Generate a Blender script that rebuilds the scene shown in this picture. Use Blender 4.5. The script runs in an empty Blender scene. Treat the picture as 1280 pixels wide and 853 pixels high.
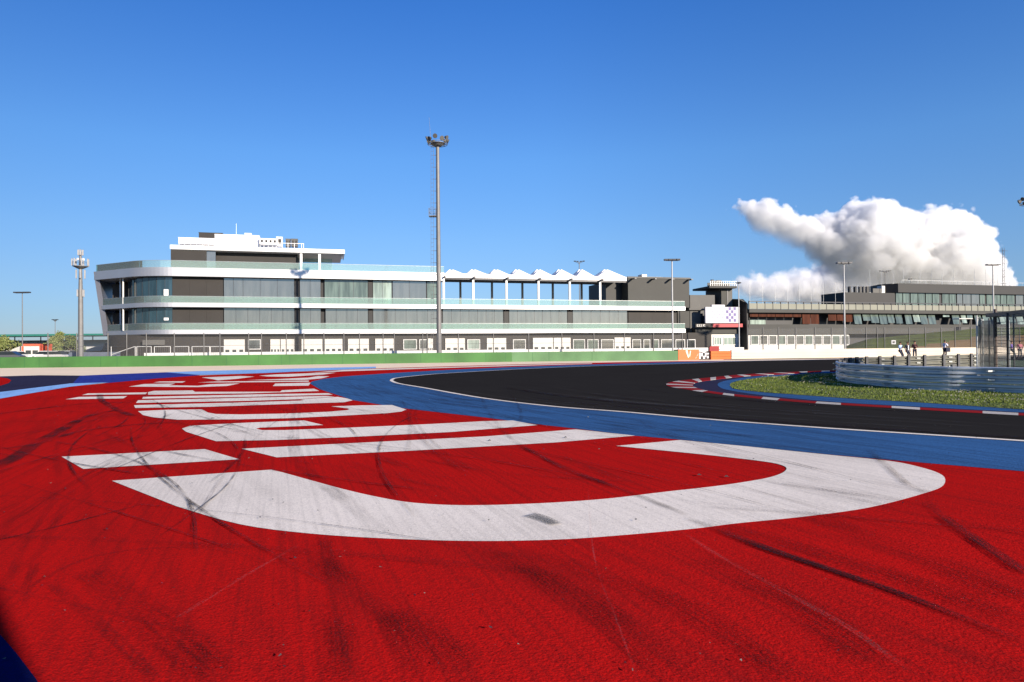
import bpy, bmesh, math, random
import numpy as np
from mathutils import Matrix, Vector, noise
R = math.radians
random.seed(7)
SC = bpy.context.scene
COL = SC.collection

# ------------------------------------------------------------------ camera
FPX = 853.33
cam_d = bpy.data.cameras.new('camera'); cam_d.lens = 24; cam_d.sensor_width = 36
cam_d.clip_start = 0.05; cam_d.clip_end = 30000
CAM = bpy.data.objects.new('camera', cam_d); COL.objects.link(CAM)
CAMM = Matrix.Rotation(R(90 + 0.5), 4, 'X') @ Matrix.Rotation(R(-0.5), 4, 'Z')
CAMM.translation = Vector((0, 0, 1.5))
CAM.matrix_world = CAMM
SC.camera = CAM

# ------------------------------------------------------------------ sky and sun
SUN_EL, SUN_AZ = 18.0, 138.0     # azimuth clockwise from +Y
w = bpy.data.worlds.new('World'); SC.world = w; w.use_nodes = True
nt = w.node_tree
bg = nt.nodes['Background']; bg.inputs['Strength'].default_value = 0.112
sky = nt.nodes.new('ShaderNodeTexSky'); sky.sky_type = 'NISHITA'; sky.sun_disc = False
sky.sun_elevation = R(SUN_EL); sky.sun_rotation = R(SUN_AZ)
sky.altitude = 0; sky.air_density = 1.0; sky.dust_density = 0.2; sky.ozone_density = 4.0
# clear the yellow haze low in the sky: colour balance of the sky by height
wtc = nt.nodes.new('ShaderNodeTexCoord'); wsp = nt.nodes.new('ShaderNodeSeparateXYZ'); nt.links.new(wtc.outputs['Generated'], wsp.inputs[0])
wr = nt.nodes.new('ShaderNodeValToRGB'); nt.links.new(wsp.outputs[2], wr.inputs[0])
TINT = [(0.0, (.52, .62, .95)), (.04, (.52, .63, .90)), (.098, (.60, .70, .92)), (.155, (.632, .781, .997)), (.264, (.60, .875, 1.16)), (.45, (.36, .75, 1.25))]
wr.color_ramp.elements[0].position = 0; wr.color_ramp.elements[1].position = .45
for p_, c_ in TINT[1:-1]: wr.color_ramp.elements.new(p_)
for e_, (p_, c_) in zip(wr.color_ramp.elements, TINT): e_.position = p_; e_.color = (*[x / 1.3 for x in c_], 1)
wm = nt.nodes.new('ShaderNodeMix'); wm.data_type = 'RGBA'; wm.blend_type = 'MULTIPLY'; wm.inputs[0].default_value = 1
nt.links.new(sky.outputs[0], wm.inputs[6]); nt.links.new(wr.outputs[0], wm.inputs[7]); wx = nt.nodes.new('ShaderNodeMapRange'); nt.links.new(wsp.outputs[0], wx.inputs[0])
for k_, v_ in zip((1, 2, 3, 4), (-.62, .05, .80, 1.12)): wx.inputs[k_].default_value = v_
wv_ = nt.nodes.new('ShaderNodeVectorMath'); wv_.operation = 'SCALE'; nt.links.new(wm.outputs[2], wv_.inputs[0]); nt.links.new(wx.outputs[0], wv_.inputs['Scale'])
nt.links.new(wv_.outputs[0], bg.inputs[0])
sd = bpy.data.lights.new('sun', 'SUN'); sd.energy = 5.0; sd.angle = R(0.5); sd.color = (1.0, 0.88, 0.73)
so = bpy.data.objects.new('sun', sd); COL.objects.link(so)
sdir = Vector((math.sin(R(SUN_AZ)) * math.cos(R(SUN_EL)), math.cos(R(SUN_AZ)) * math.cos(R(SUN_EL)), math.sin(R(SUN_EL))))
so.rotation_euler = sdir.to_track_quat('Z', 'Y').to_euler(); so.location = (20, -20, 30)
SC.view_settings.view_transform = 'Standard'; SC.view_settings.look = 'None'
SC.view_settings.exposure = 0.74; SC.view_settings.gamma = 1
SC.render.engine = 'CYCLES'
SC.cycles.use_denoising = True
SC.cycles.max_bounces = 8; SC.cycles.transparent_max_bounces = 24
SC.cycles.volume_bounces = 9

# ------------------------------------------------------------------ helpers
def ray(px, py):
    v = Vector(((px - 640) / FPX, -(py - 426.5) / FPX, -1))
    return CAMM.to_3x3() @ v
def G(px, py, z=0.0):
    """point of the ground seen at a photograph pixel"""
    d = ray(px, py); t = (z - 1.5) / d.z
    return Vector((d.x * t, d.y * t, z))
def W(px, py, Y):
    d = ray(px, py); t = Y / d.y
    return Vector((d.x * t, Y, 1.5 + d.z * t))
def HZ(px): return 434 - 0.00873 * (px - 640)

MATS = {}
def mat(name, color, rough=0.6, metal=0.0, var=0.12, scale=1.5, bump=0.0, bscale=20, spec=0.5, alpha=1.0, emit=0, coord='Object'):
    if name in MATS: return MATS[name]
    m = bpy.data.materials.new(name); m.use_nodes = True; n = m.node_tree; N = n.nodes
    b = N['Principled BSDF']
    b.inputs['Roughness'].default_value = rough; b.inputs['Metallic'].default_value = metal
    b.inputs['Specular IOR Level'].default_value = spec; b.inputs['Alpha'].default_value = alpha
    tc = N.new('ShaderNodeTexCoord')
    no = N.new('ShaderNodeTexNoise'); no.inputs['Scale'].default_value = scale; no.inputs['Detail'].default_value = 6
    n.links.new(tc.outputs[coord], no.inputs['Vector'])
    mx = N.new('ShaderNodeMix'); mx.data_type = 'RGBA'
    mx.inputs[6].default_value = (*[c * (1 - var) for c in color], 1)
    mx.inputs[7].default_value = (*[min(1, c * (1 + var)) for c in color], 1)
    mr = N.new('ShaderNodeMapRange'); mr.inputs[1].default_value = 0.3; mr.inputs[2].default_value = 0.7
    n.links.new(no.outputs[0], mr.inputs[0]); n.links.new(mr.outputs[0], mx.inputs[0])
    n.links.new(mx.outputs[2], b.inputs['Base Color'])
    if bump:
        n2 = N.new('ShaderNodeTexNoise'); n2.inputs['Scale'].default_value = bscale; n2.inputs['Detail'].default_value = 3
        n.links.new(tc.outputs[coord], n2.inputs['Vector'])
        bp = N.new('ShaderNodeBump'); bp.inputs['Distance'].default_value = bump; bp.inputs['Strength'].default_value = 1
        n.links.new(n2.outputs[0], bp.inputs['Height']); n.links.new(bp.outputs[0], b.inputs['Normal'])
    MATS[name] = m
    return m

def glassmat(name, tint, a_clear, rough=0.05, diff=(0.3, 0.4, 0.38)):
    """thin clear sheet: part lets light through, part reflects, part shows dust"""
    m = bpy.data.materials.new(name); m.use_nodes = True; n = m.node_tree; N = n.nodes
    out = N['Material Output']; N.remove(N['Principled BSDF'])
    tr = N.new('ShaderNodeBsdfTransparent'); tr.inputs[0].default_value = (*tint, 1)
    df = N.new('ShaderNodeBsdfDiffuse'); df.inputs[0].default_value = (*diff, 1)
    gl = N.new('ShaderNodeBsdfGlossy'); gl.inputs['Roughness'].default_value = rough
    gl.inputs[0].default_value = (.8, .95, .92, 1)
    m1 = N.new('ShaderNodeMixShader'); m1.inputs[0].default_value = 1 - a_clear
    n.links.new(tr.outputs[0], m1.inputs[1]); n.links.new(df.outputs[0], m1.inputs[2])
    fr = N.new('ShaderNodeFresnel'); fr.inputs[0].default_value = 1.5
    m2 = N.new('ShaderNodeMixShader')
    n.links.new(fr.outputs[0], m2.inputs[0]); n.links.new(m1.outputs[0], m2.inputs[1]); n.links.new(gl.outputs[0], m2.inputs[2])
    n.links.new(m2.outputs[0], out.inputs[0]); MATS[name] = m
    return m

class MB:
    def __init__(s): s.v = []; s.f = []; s.m = []; s.mats = []; s.smooth = []
    def mi(s, m):
        if m not in s.mats: s.mats.append(m)
        return s.mats.index(m)
    def face(s, pts, m, smooth=False):
        b = len(s.v); s.v += [tuple(p) for p in pts]; s.f.append(tuple(range(b, b + len(pts)))); s.m.append(s.mi(m)); s.smooth.append(smooth)
    def hull(s, P, F, m, smooth=False):
        b = len(s.v); s.v += [tuple(p) for p in P]; k = s.mi(m)
        for f in F: s.f.append(tuple(b + i for i in f)); s.m.append(k); s.smooth.append(smooth)
    def box(s, x0, x1, y0, y1, z0, z1, m):
        P = [(x, y, z) for z in (z0, z1) for y in (y0, y1) for x in (x0, x1)]
        s.hull(P, [(0, 2, 3, 1), (4, 5, 7, 6), (0, 1, 5, 4), (2, 6, 7, 3), (0, 4, 6, 2), (1, 3, 7, 5)], m)
    def prism(s, pts, z0, z1, m, mtop=None):
        n = len(pts); P = [(p[0], p[1], z0) for p in pts] + [(p[0], p[1], z1) for p in pts]
        F = [(i, (i + 1) % n, n + (i + 1) % n, n + i) for i in range(n)]
        s.hull(P, F, m); s.hull(P, [tuple(range(n))[::-1]], m); s.hull(P, [tuple(range(n, 2 * n))], mtop or m)
    def vprism(s, pts, y0, y1, m):
        """outline in x,z pushed through y"""
        n = len(pts); P = [(p[0], y0, p[1]) for p in pts] + [(p[0], y1, p[1]) for p in pts]
        F = [(i, (i + 1) % n, n + (i + 1) % n, n + i) for i in range(n)] + [tuple(range(n))[::-1], tuple(range(n, 2 * n))]
        s.hull(P, F, m)
    def tube(s, a, b, r0, r1, m, n=8, cap=True):
        a = Vector(a); b = Vector(b); d = (b - a)
        if d.length < 1e-6: return
        q = d.to_track_quat('Z', 'Y').to_matrix(); P = []
        for c, r in ((a, r0), (b, r1)):
            for i in range(n):
                t = 2 * math.pi * i / n; P.append(c + q @ Vector((r * math.cos(t), r * math.sin(t), 0)))
        F = [(i, (i + 1) % n, n + (i + 1) % n, n + i) for i in range(n)]
        s.hull(P, F, m, n > 5)
        if cap: s.hull(P, [tuple(range(n))[::-1], tuple(range(n, 2 * n))], m)
    def wall(s, path, v0, v1, z0, z1, m):
        """wall along a path of (x,y), v0/v1 = offsets to its left side"""
        n = len(path); L = []
        for i in range(n):
            a = Vector(path[max(0, i - 1)]); b = Vector(path[min(n - 1, i + 1)]); d = (b - a).normalized(); L.append(Vector((-d.y, d.x)))
        A = [Vector(path[i]) + L[i] * v0 for i in range(n)]; B = [Vector(path[i]) + L[i] * v1 for i in range(n)]
        P = []
        for i in range(n): P += [(A[i].x, A[i].y, z0), (B[i].x, B[i].y, z0), (B[i].x, B[i].y, z1), (A[i].x, A[i].y, z1)]
        F = []
        for i in range(n - 1):
            for k in range(4): F.append((4 * i + k, 4 * i + (k + 1) % 4, 4 * i + 4 + (k + 1) % 4, 4 * i + 4 + k))
        F += [(0, 1, 2, 3), (4 * n - 1, 4 * n - 2, 4 * n - 3, 4 * n - 4)]
        s.hull(P, F, m)
    def build(s, name, parent=None, label=None):
        me = bpy.data.meshes.new(name); me.from_pydata(s.v, [], s.f)
        for m in s.mats: me.materials.append(m)
        me.polygons.foreach_set('material_index', s.m); me.polygons.foreach_set('use_smooth', s.smooth)
        bm = bmesh.new(); bm.from_mesh(me); bmesh.ops.recalc_face_normals(bm, faces=bm.faces); bm.to_mesh(me); bm.free()
        me.update()
        o = bpy.data.objects.new(name, me); COL.objects.link(o)
        if parent: o.parent = parent
        if label: o['label'] = label
        return o
def tag(o, label=None, cat=None, group=None, kind=None):
    if label: o['label'] = label
    if cat: o['category'] = cat
    if group: o['group'] = group
    if kind: o['kind'] = kind
    return o
def empty(name, loc, rz=0, label=None, cat=None, group=None):
    o = bpy.data.objects.new(name, None); COL.objects.link(o); o.location = loc; o.rotation_euler = (0, 0, rz)
    o.empty_display_size = 0.3
    return tag(o, label, cat, group)
def copy_tree(o, parent=None):
    c = o.copy(); COL.objects.link(c)
    if parent: c.parent = parent
    for ch in [x for x in bpy.data.objects if x.parent == o]: copy_tree(ch, c)
    return c
def spline(pts, n=8):
    """Catmull-Rom through 2-D/3-D points"""
    P = [Vector(p) for p in pts]; out = []
    for i in range(len(P) - 1):
        p0 = P[max(0, i - 1)]; p1 = P[i]; p2 = P[i + 1]; p3 = P[min(len(P) - 1, i + 2)]
        for k in range(n):
            t = k / n
            out.append(0.5 * ((2 * p1) + (p2 - p0) * t + (2 * p0 - 5 * p1 + 4 * p2 - p3) * t * t + (3 * p1 - p0 - 3 * p2 + p3) * t ** 3))
    out.append(P[-1]); return out
class Frame:
    """a building's own axes: u along the facade, v inwards"""
    def __init__(s, pa, Ya, pb, Yb):
        a = W(pa, HZ(pa), Ya); b = W(pb, HZ(pb), Yb); s.o = Vector((a.x, a.y, 0))
        s.a = math.atan2(b.y - a.y, b.x - a.x); s.U = Vector((math.cos(s.a), math.sin(s.a), 0)); s.V = Vector((-math.sin(s.a), math.cos(s.a), 0))
    def uz(s, px, py, v=0):
        d = ray(px, py); c = Vector((0, 0, 1.5))
        t = (v + (s.o - c).dot(s.V)) / d.dot(s.V); p = c + d * t
        return (p - s.o).dot(s.U), p.z
    def u(s, px, v=0, py=420): return s.uz(px, py, v)[0]
    def z(s, px, py, v=0): return s.uz(px, py, v)[1]

# ------------------------------------------------------------------ ground materials
def paint_mat(name, color, rough=0.75, grain=0.35, streak=0.25, bump=0.0036, dark=0.35, spec=0.0):
    m = bpy.data.materials.new(name); m.use_nodes = True; n = m.node_tree; N = n.nodes; L = n.links
    b = N['Principled BSDF']; b.inputs['Roughness'].default_value = rough; b.inputs['Specular IOR Level'].default_value = spec
    tc = N.new('ShaderNodeTexCoord')
    def tex(scale, detail=4, mapping=None, kind='ShaderNodeTexNoise'):
        t = N.new(kind); t.inputs['Scale'].default_value = scale
        if 'Detail' in t.inputs: t.inputs['Detail'].default_value = detail
        if mapping:
            mp = N.new('ShaderNodeMapping'); mp.vector_type = 'TEXTURE'; mp.inputs['Rotation'].default_value = (0, 0, mapping[0]); mp.inputs['Scale'].default_value = mapping[1]
            L.new(tc.outputs['Object'], mp.inputs[0]); L.new(mp.outputs[0], t.inputs['Vector'])
        else: L.new(tc.outputs['Object'], t.inputs['Vector'])
        return t.outputs[0]
    def rng(x, a, b_, c, d):
        r = N.new('ShaderNodeMapRange'); r.inputs[1].default_value = a; r.inputs[2].default_value = b_; r.inputs[3].default_value = c; r.inputs[4].default_value = d
        L.new(x, r.inputs[0]); return r.outputs[0]
    def mul(x, y):
        r = N.new('ShaderNodeMath'); r.operation = 'MULTIPLY'; L.new(x, r.inputs[0]); L.new(y, r.inputs[1]); return r.outputs[0]
    g = rng(tex(95, 3), 0.40, 0.60, 1 - grain, 1 + grain * 0.4)
    g2 = rng(tex(38, 4), 0.35, 0.65, 1 - grain * 0.45, 1 + grain * .15)
    s1 = rng(tex(2.2, 5, (R(109), (9, 0.09, 1))), 0.46, 0.66, 1, 1 - streak * .9)
    s2 = rng(tex(3.0, 5, (R(122), (14, 0.55, 1))), 0.46, 0.72, 1, 1 - streak * .8)
    big = rng(tex(0.35, 4), 0.35, 0.7, 1.05, 0.86)
    f = mul(mul(mul(g, g2), mul(s1, s2)), big)
    mx = N.new('ShaderNodeMix'); mx.data_type = 'RGBA'; mx.inputs[6].default_value = (0.012, 0.01, 0.011, 1); mx.inputs[7].default_value = (*color, 1)
    L.new(f, mx.inputs[0]); L.new(mx.outputs[2], b.inputs['Base Color'])
    bp = N.new('ShaderNodeBump'); bp.inputs['Distance'].default_value = bump; bp.inputs['Strength'].default_value = 1
    h = N.new('ShaderNodeMath'); h.operation = 'ADD'
    L.new(tex(60, 4), h.inputs[0]); L.new(tex(26, 3), h.inputs[1])
    L.new(h.outputs[0], bp.inputs['Height']); L.new(bp.outputs[0], b.inputs['Normal'])
    MATS[name] = m; return m
M_red = paint_mat('red_paint', (0.55, 0.009, 0.008), grain=0.36, streak=0.26)
M_white = paint_mat('white_road_paint', (0.88, 0.78, 0.66), grain=0.16, streak=0.13, bump=0.0018)
M_blue = paint_mat('blue_paint', (0.045, 0.135, 0.31), grain=0.3, streak=0.35)
M_deep = paint_mat('deep_blue_paint', (0.035, 0.055, 0.30), grain=0.2, streak=0.2)
M_navy = paint_mat('dark_navy_paint', (0.035, 0.036, 0.075), grain=0.2, streak=0.2)
M_sky = paint_mat('pale_blue_paint', (0.28, 0.50, 0.85), grain=0.15, streak=0.15)
M_asph = paint_mat('asphalt', (0.028, 0.0265, 0.025), grain=0.35, streak=0.3, bump=0.002, spec=0.0, rough=0.9)
M_conc = mat('pale_concrete', (0.88, 0.69, 0.48), .9, var=.06, scale=.4, spec=.05)
M_land = paint_mat('dry_ground', (0.20, 0.19, 0.13), grain=0.3, streak=0.2)
M_lot = paint_mat('grey_asphalt', (0.12, 0.12, 0.12), grain=0.2, streak=0.2)
M_kred = paint_mat('kerb_red', (0.30, 0.02, 0.024), grain=0.2, streak=0.3)
M_kwhite = paint_mat('kerb_white', (0.55, 0.50, 0.45), grain=0.2, streak=0.25)

def sheet(name, pts, m, z, world=False):
    """flat sheet from an outline; pts are photograph pixels unless world"""
    P = [Vector((p[0], p[1], 0)) for p in pts] if world else [G(*p) for p in pts]
    bm = bmesh.new(); vs = [bm.verts.new((p.x, p.y, z)) for p in P]; f = bm.faces.new(vs); f.normal_update()
    if f.normal.z < 0: f.normal_flip()
    bmesh.ops.triangulate(bm, faces=[f], ngon_method='EAR_CLIP')
    me = bpy.data.meshes.new(name); bm.to_mesh(me); bm.free(); me.materials.append(m)
    for p in me.polygons:
        pass
    o = bpy.data.objects.new(name, me); COL.objects.link(o); o['kind'] = 'structure'
    return o

S = sheet('ground', [(-6000, -600), (6000, -600), (9000, 9000), (-9000, 9000)], M_land, 0.0, True)
# yard between the barrier and the buildings
sheet('yard', [(-150, 60), (190, 72), (230, 400), (-260, 400)], M_lot, 0.004, True)

# outlines in photograph pixels
wall_foot = [(-260, 464.5), (0, 460.5), (240, 458), (440, 455.3), (640, 452.6), (845, 450.6), (914, 449), (1040, 447.6), (1220, 444.7), (1400, 442.5)]
red_top = [(-260, 540), (0, 499), (37, 492.5), (87, 484), (137, 479), (190, 474), (250, 469.7), (320, 467.3), (385, 464.6), (480, 460.6), (560, 458.3), (640, 456), (740, 453.8), (845, 451.9)]
line_far = [(497, 473), (530, 469.4), (562, 467), (650, 462), (740, 458.2), (860, 454.8), (932, 451.9), (1060, 449.6), (1200, 446.8), (1400, 444)]
line_near = [(490, 477), (500, 480.5), (532, 486), (606, 499), (694, 509.5), (780, 516.2), (878, 525), (1014, 535.5), (1150, 544.5), (1280, 553), (1420, 562)]
blue_near = [(387.5, 480), (400, 487.5), (420, 494), (441, 501), (480, 507.5), (510, 512), (606, 523), (676, 532), (720, 537), (794, 546), (850, 551), (936, 559.5), (1034, 569.5), (1112, 576.5), (1280, 591), (1420, 604)]
blue_far = [(390, 477.5), (405, 474), (430, 471), (480, 467.4), (560, 462.8), (640, 459.2), (740, 455.9), (845, 452.9)]

# concrete apron: from the barrier foot down to the red
ap = [(p[0], p[1] - .6) for p in wall_foot]
sheet('apron_pavement', ap + [(1400, 470), (900, 470), (500, 478), (200, 490), (0, 512), (-260, 560)], M_conc, 0.008)
# red run-off
Pw = [G(*p) for p in red_top] + [G(*p) for p in [(932, 451.6), (1060, 449.3), (1200, 446.6), (1400, 443.8), (1420, 620)]]
Pw = [(p.x, p.y) for p in Pw] + [(14, 2), (14, -14), (-16, -14), (-16, 5)]
sheet('red_runoff', Pw, M_red, 0.012, True)
sheet('blue_runoff', [(p[0], p[1]) for p in blue_far] + [(932, 451.4), (1060, 449.1), (1200, 446.4), (1400, 443.6), (1420, 560)] + blue_near[::-1], M_blue, 0.016)
tr = [tuple(p) for p in spline(line_far[::-1] , 6)] + [tuple(p) for p in spline([(497, 473), (490.5, 475), (490, 477)], 6)][1:] + [tuple(p) for p in spline(line_near, 6)][1:]
sheet('race_track', tr, M_asph, 0.020)
# white line along the track edge
path = [G(*p) for p in spline([(1100, 448.8)] + line_far[::-1][3:] + [(490.5, 475)] + line_near, 6)]
mb = MB()
for i in range(len(path) - 1):
    a, b = path[i], path[i + 1]
    def off(k):
        p0 = path[max(0, k - 1)]; p1 = path[min(len(path) - 1, k + 1)]; d = (p1 - p0).normalized(); return Vector((-d.y, d.x, 0)) * 0.075
    q = [a - off(i), b - off(i + 1), b + off(i + 1), a + off(i)]
    mb.face([(p.x, p.y, 0.024) for p in q], M_white)
tag(mb.build('track_edge_marking'), kind='structure')

# left far corner paint
sheet('deep_blue_area', [(100, 470.2), (150, 468), (207, 465.9), (250, 469.6), (190, 474.2), (137, 479.2), (90, 481)], M_deep, 0.018)
sheet('navy_area', [(-200, 481), (0, 471), (50, 469.6), (103, 470.0), (104, 479.5), (60, 484), (0, 491.5), (-200, 522)], M_navy, 0.016)
sheet('pale_blue_stripe', [(-200, 522), (0, 491), (87, 480.2), (137, 478.6), (110, 481.6), (87, 484.3), (37, 492.8), (0, 499.3), (-200, 533)], M_sky, 0.022)
sheet('pale_blue_edge', [(207, 465.9), (250, 464.4), (320, 462.6), (385, 460.8), (470, 458.8), (470, 460.8), (385, 464.4), (335, 466.8), (250, 469.4)], M_sky, 0.020)
sheet('red_disc', [(-60, 478), (-30, 472.5), (0, 472.2), (9, 473.5), (14, 476), (11, 479.5), (0, 483), (-30, 486)], M_red, 0.020)
M_corner = paint_mat('shaded_blue_paint', (0.006, 0.010, 0.07), grain=0.2, streak=0.2)  # blue paint with the corner's shadow darkened into its colour
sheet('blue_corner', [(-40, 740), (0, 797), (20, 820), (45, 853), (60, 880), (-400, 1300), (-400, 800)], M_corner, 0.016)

# painted lettering
LET = {
 'big_curve': [(140, 603), (339, 589)] + [tuple(p) for p in spline([(352, 592), (387.5, 602), (431, 614), (475, 624), (519, 631), (584, 634), (672, 631.6), (755, 626), (831, 617), (897, 609.5), (948, 601.6), (971, 596), (982, 590), (981, 585), (963.6, 580), (917, 574), (858, 567.7), (770, 559)], 4)] + [(850, 551.5)] + [tuple(p) for p in spline([(936, 559.8), (1034, 570), (1112, 578), (1151, 586), (1174.5, 594), (1181.6, 601.6), (1176.5, 611), (1155, 619), (1112, 631), (1069, 640), (1000, 649), (920, 657), (860, 664.4), (737.5, 675), (660, 678.5), (580, 679), (484, 676), (387.5, 669.7), (300, 658), (220, 635)], 4)],
 'short_bar': [(77, 572.5), (256, 563), (299, 575.8), (104, 588)],
 'long_bar': [(302, 562.5), (606, 547), (720, 538), (794, 546), (694, 554.6), (519, 564.7), (346, 573.4)],
 'hook_bar': [(227.5, 537), (237.5, 533.6), (270, 531.6), (310, 529.5), (380, 526.8), (404, 532.5), (372.5, 534), (325, 535.8), (320, 537.3), (327.5, 539), (355, 539), (410, 537), (480, 534), (540, 531.2), (606, 527.7), (641, 526.8), (672, 532.7), (562.5, 541.5), (431, 548), (344, 551.5), (270, 553), (232.5, 541)],
 'curved_bar': [(172.5, 515), (210, 513.2), (252.5, 512.8), (260, 516.8), (270, 518.6), (300, 519.2), (360, 518), (410, 515.8), (434, 513.8), (437, 512.4), (434, 511.4), (414, 509), (450, 507.8), (490, 507.2), (508, 513), (502, 515.5), (484, 517.6), (422.5, 521), (360, 524), (300, 525.4), (222.5, 525.8), (192.5, 523), (179, 520)],
 'stroke_lower': [(167.5, 507.5), (310, 503.8), (375, 501.7), (381, 500.9), (375, 500.3), (410, 497.6), (422.5, 497), (434, 499), (441, 501.3), (430, 503.8), (360, 506), (260, 509.5), (169, 511)],
 'stroke_middle': [(172.5, 501.2), (310, 498), (408, 495.8), (418, 496.6), (373, 500), (310, 502), (170, 504.6)],
 'stroke_upper': [(179, 497), (320, 493.8), (410, 492.3), (416, 494.2), (310, 497), (177.5, 499.3)],
 'stroke_top': [(185, 491), (192.5, 489.3), (241, 488.8), (243.7, 490.6), (350, 490.5), (352.5, 488.6), (392.5, 486.6), (399, 489.5), (310, 492.6), (185, 494.2)],
 'side_stroke_upper': [(102.5, 494.6), (110, 492.6), (184, 491.3), (182, 493.6)],
 'side_stroke_lower': [(82, 500), (99, 497), (159, 496), (154, 498.9)],
 'far_stroke_left': [(161, 484), (180, 480.8), (219, 480), (211, 482.4), (247.5, 483), (262.5, 481), (300, 479.8), (284, 483.2), (247, 484.6)],
 'far_stroke_right': [(344, 480.2), (388, 479), (386, 482.8), (341, 483.3)],
 'far_thin_left': [(192, 478.7), (200, 477.6), (232, 477.3), (228, 479)],
 'far_thin_right': [(247, 478.8), (270, 477.6), (386, 476.4), (386, 477.8), (300, 478.6)],
 'far_patch_left': [(252, 472.4), (300, 470.6), (318, 471.4), (296, 474.2), (272, 476.2), (268, 475)],
 'far_patch_right': [(308, 475.9), (350, 474.4), (386, 472.6), (398, 470.6), (412, 471), (402, 473.6), (380, 475.6)],
 'far_patch_top': [(324, 470.2), (345, 468.6), (386, 467.2), (420, 466.4), (404, 468.8), (360, 471.6), (335, 471.2)],
}
for k, (nm, pts) in enumerate(LET.items()):
    sheet('painted_letter', pts, M_white, 0.017)
sheet('white_band', [(385, 467), (430, 464.6), (480, 462.9), (560, 460.3), (640, 457.9), (740, 455.2), (740, 454.6), (640, 456.8), (560, 459.2), (480, 461.4), (430, 463)], M_white, 0.017)

# ------------------------------------------------------------------ tyre marks
def mark_mat(name, color, alpha, cover=.5, hard=2.2, fib=70, sp0=.36, sp1=.56, spb=.15, fw=.14):
    """rubber dragged along a line: fibres run along the mark, patchy along its length"""
    m = bpy.data.materials.new(name); m.use_nodes = True; n = m.node_tree; N = n.nodes; L = n.links
    b = N['Principled BSDF']; b.inputs['Base Color'].default_value = (*color, 1); b.inputs['Roughness'].default_value = .85
    b.inputs['Specular IOR Level'].default_value = .05
    def M(op, a, c=None, clamp=False):
        x = N.new('ShaderNodeMath'); x.operation = op; x.use_clamp = clamp
        for k, s in enumerate((a, c)):
            if s is None: continue
            if isinstance(s, (int, float)): x.inputs[k].default_value = s
            else: L.new(s, x.inputs[k])
        return x.outputs[0]
    def MR(a, lo, hi, o0=0, o1=1):
        r = N.new('ShaderNodeMapRange'); r.inputs[1].default_value = lo; r.inputs[2].default_value = hi; r.inputs[3].default_value = o0; r.inputs[4].default_value = o1
        L.new(a, r.inputs[0]); return r.outputs[0]
    uv = N.new('ShaderNodeUVMap'); uv.uv_map = 'UVMap'; sp = N.new('ShaderNodeSeparateXYZ'); L.new(uv.outputs[0], sp.inputs[0])
    uw = N.new('ShaderNodeUVMap'); uw.uv_map = 'Metric'
    u = sp.outputs[0]; prof = M('MULTIPLY', M('MULTIPLY', u, M('SUBTRACT', 1.0, u)), 4 * hard, True)
    mp = N.new('ShaderNodeMapping'); mp.inputs['Scale'].default_value = (fib, 2.2, 1); L.new(uw.outputs[0], mp.inputs[0])
    t1 = N.new('ShaderNodeTexNoise'); t1.inputs['Scale'].default_value = 1; t1.inputs['Detail'].default_value = 4; L.new(mp.outputs[0], t1.inputs['Vector'])
    tc = N.new('ShaderNodeTexCoord'); t2 = N.new('ShaderNodeTexNoise'); t2.inputs['Scale'].default_value = 75; t2.inputs['Detail'].default_value = 3; L.new(tc.outputs['Object'], t2.inputs['Vector'])
    t3 = N.new('ShaderNodeTexNoise'); t3.inputs['Scale'].default_value = 1.1; t3.inputs['Detail'].default_value = 2; L.new(tc.outputs['Object'], t3.inputs['Vector'])
    a = M('MULTIPLY', M('MULTIPLY', MR(t1.outputs[0], cover - fw, cover + fw), MR(t2.outputs[0], sp0, sp1, spb, 1)), M('MULTIPLY', prof, MR(t3.outputs[0], .36, .6, .25, 1)))
    k = M('PINGPONG', sp.outputs[1], .5); e = M('MULTIPLY', k, 8.0, True)
    L.new(M('MULTIPLY', M('MULTIPLY', a, e), alpha, True), b.inputs['Alpha']); return m
MK_dark = mark_mat('tyre_rubber', (0.02, 0.012, 0.014), .9, .42, 1.8, 60, .36, .52, .2)
MK_soft = mark_mat('faint_rubber', (0.03, 0.012, 0.012), .5, .46, 1.4, 60, .42, .56, .05, .2)
MK_rough = mark_mat('rough_rubber', (0.02, 0.008, 0.008), .55, .48, 1.2, 60, .45, .54, 0, .12)
MK_pale = mark_mat('pale_scrape', (0.50, 0.22, 0.22), .32, .5, 1.4, 60, .44, .56, 0)
MK_grey = mark_mat('grey_scuff', (0.12, 0.12, 0.12), .9, .38, 3)
MK_dust = mark_mat('pale_track_dust', (0.16, 0.155, 0.15), .22, .46, 1.2, 30, .40, .6, .1, .2)
class Marks:
    def __init__(s): s.v = []; s.f = []; s.uv = []; s.uw = []; s.m = []
    def add(s, pts, w0, w1, mi, z, world=False):
        P = [Vector((p[0], p[1], 0)) for p in pts] if world else [G(*p) for p in pts]
        P = spline(P, 6); n = len(P); b = len(s.v); ln = [len(s.f) * .37]
        for i in range(1, n): ln.append(ln[-1] + (P[i] - P[i - 1]).length)
        for i, p in enumerate(P):
            d = (P[min(n - 1, i + 1)] - P[max(0, i - 1)]).normalized(); o = Vector((-d.y, d.x, 0)); wd = (w0 + (w1 - w0) * i / (n - 1)) / 2
            s.v += [(p.x - o.x * wd, p.y - o.y * wd, z), (p.x + o.x * wd, p.y + o.y * wd, z)]
        for i in range(n - 1):
            s.f.append((b + 2 * i, b + 2 * i + 1, b + 2 * i + 3, b + 2 * i + 2)); s.m.append(mi)
            s.uw += [(b, ln[i]), (b + w0, ln[i]), (b + w0, ln[i + 1]), (b, ln[i + 1])]
            s.uv += [(0, i / (n - 1)), (1, i / (n - 1)), (1, (i + 1) / (n - 1)), (0, (i + 1) / (n - 1))]
K = Marks(); Z0 = 0.0255
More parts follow.
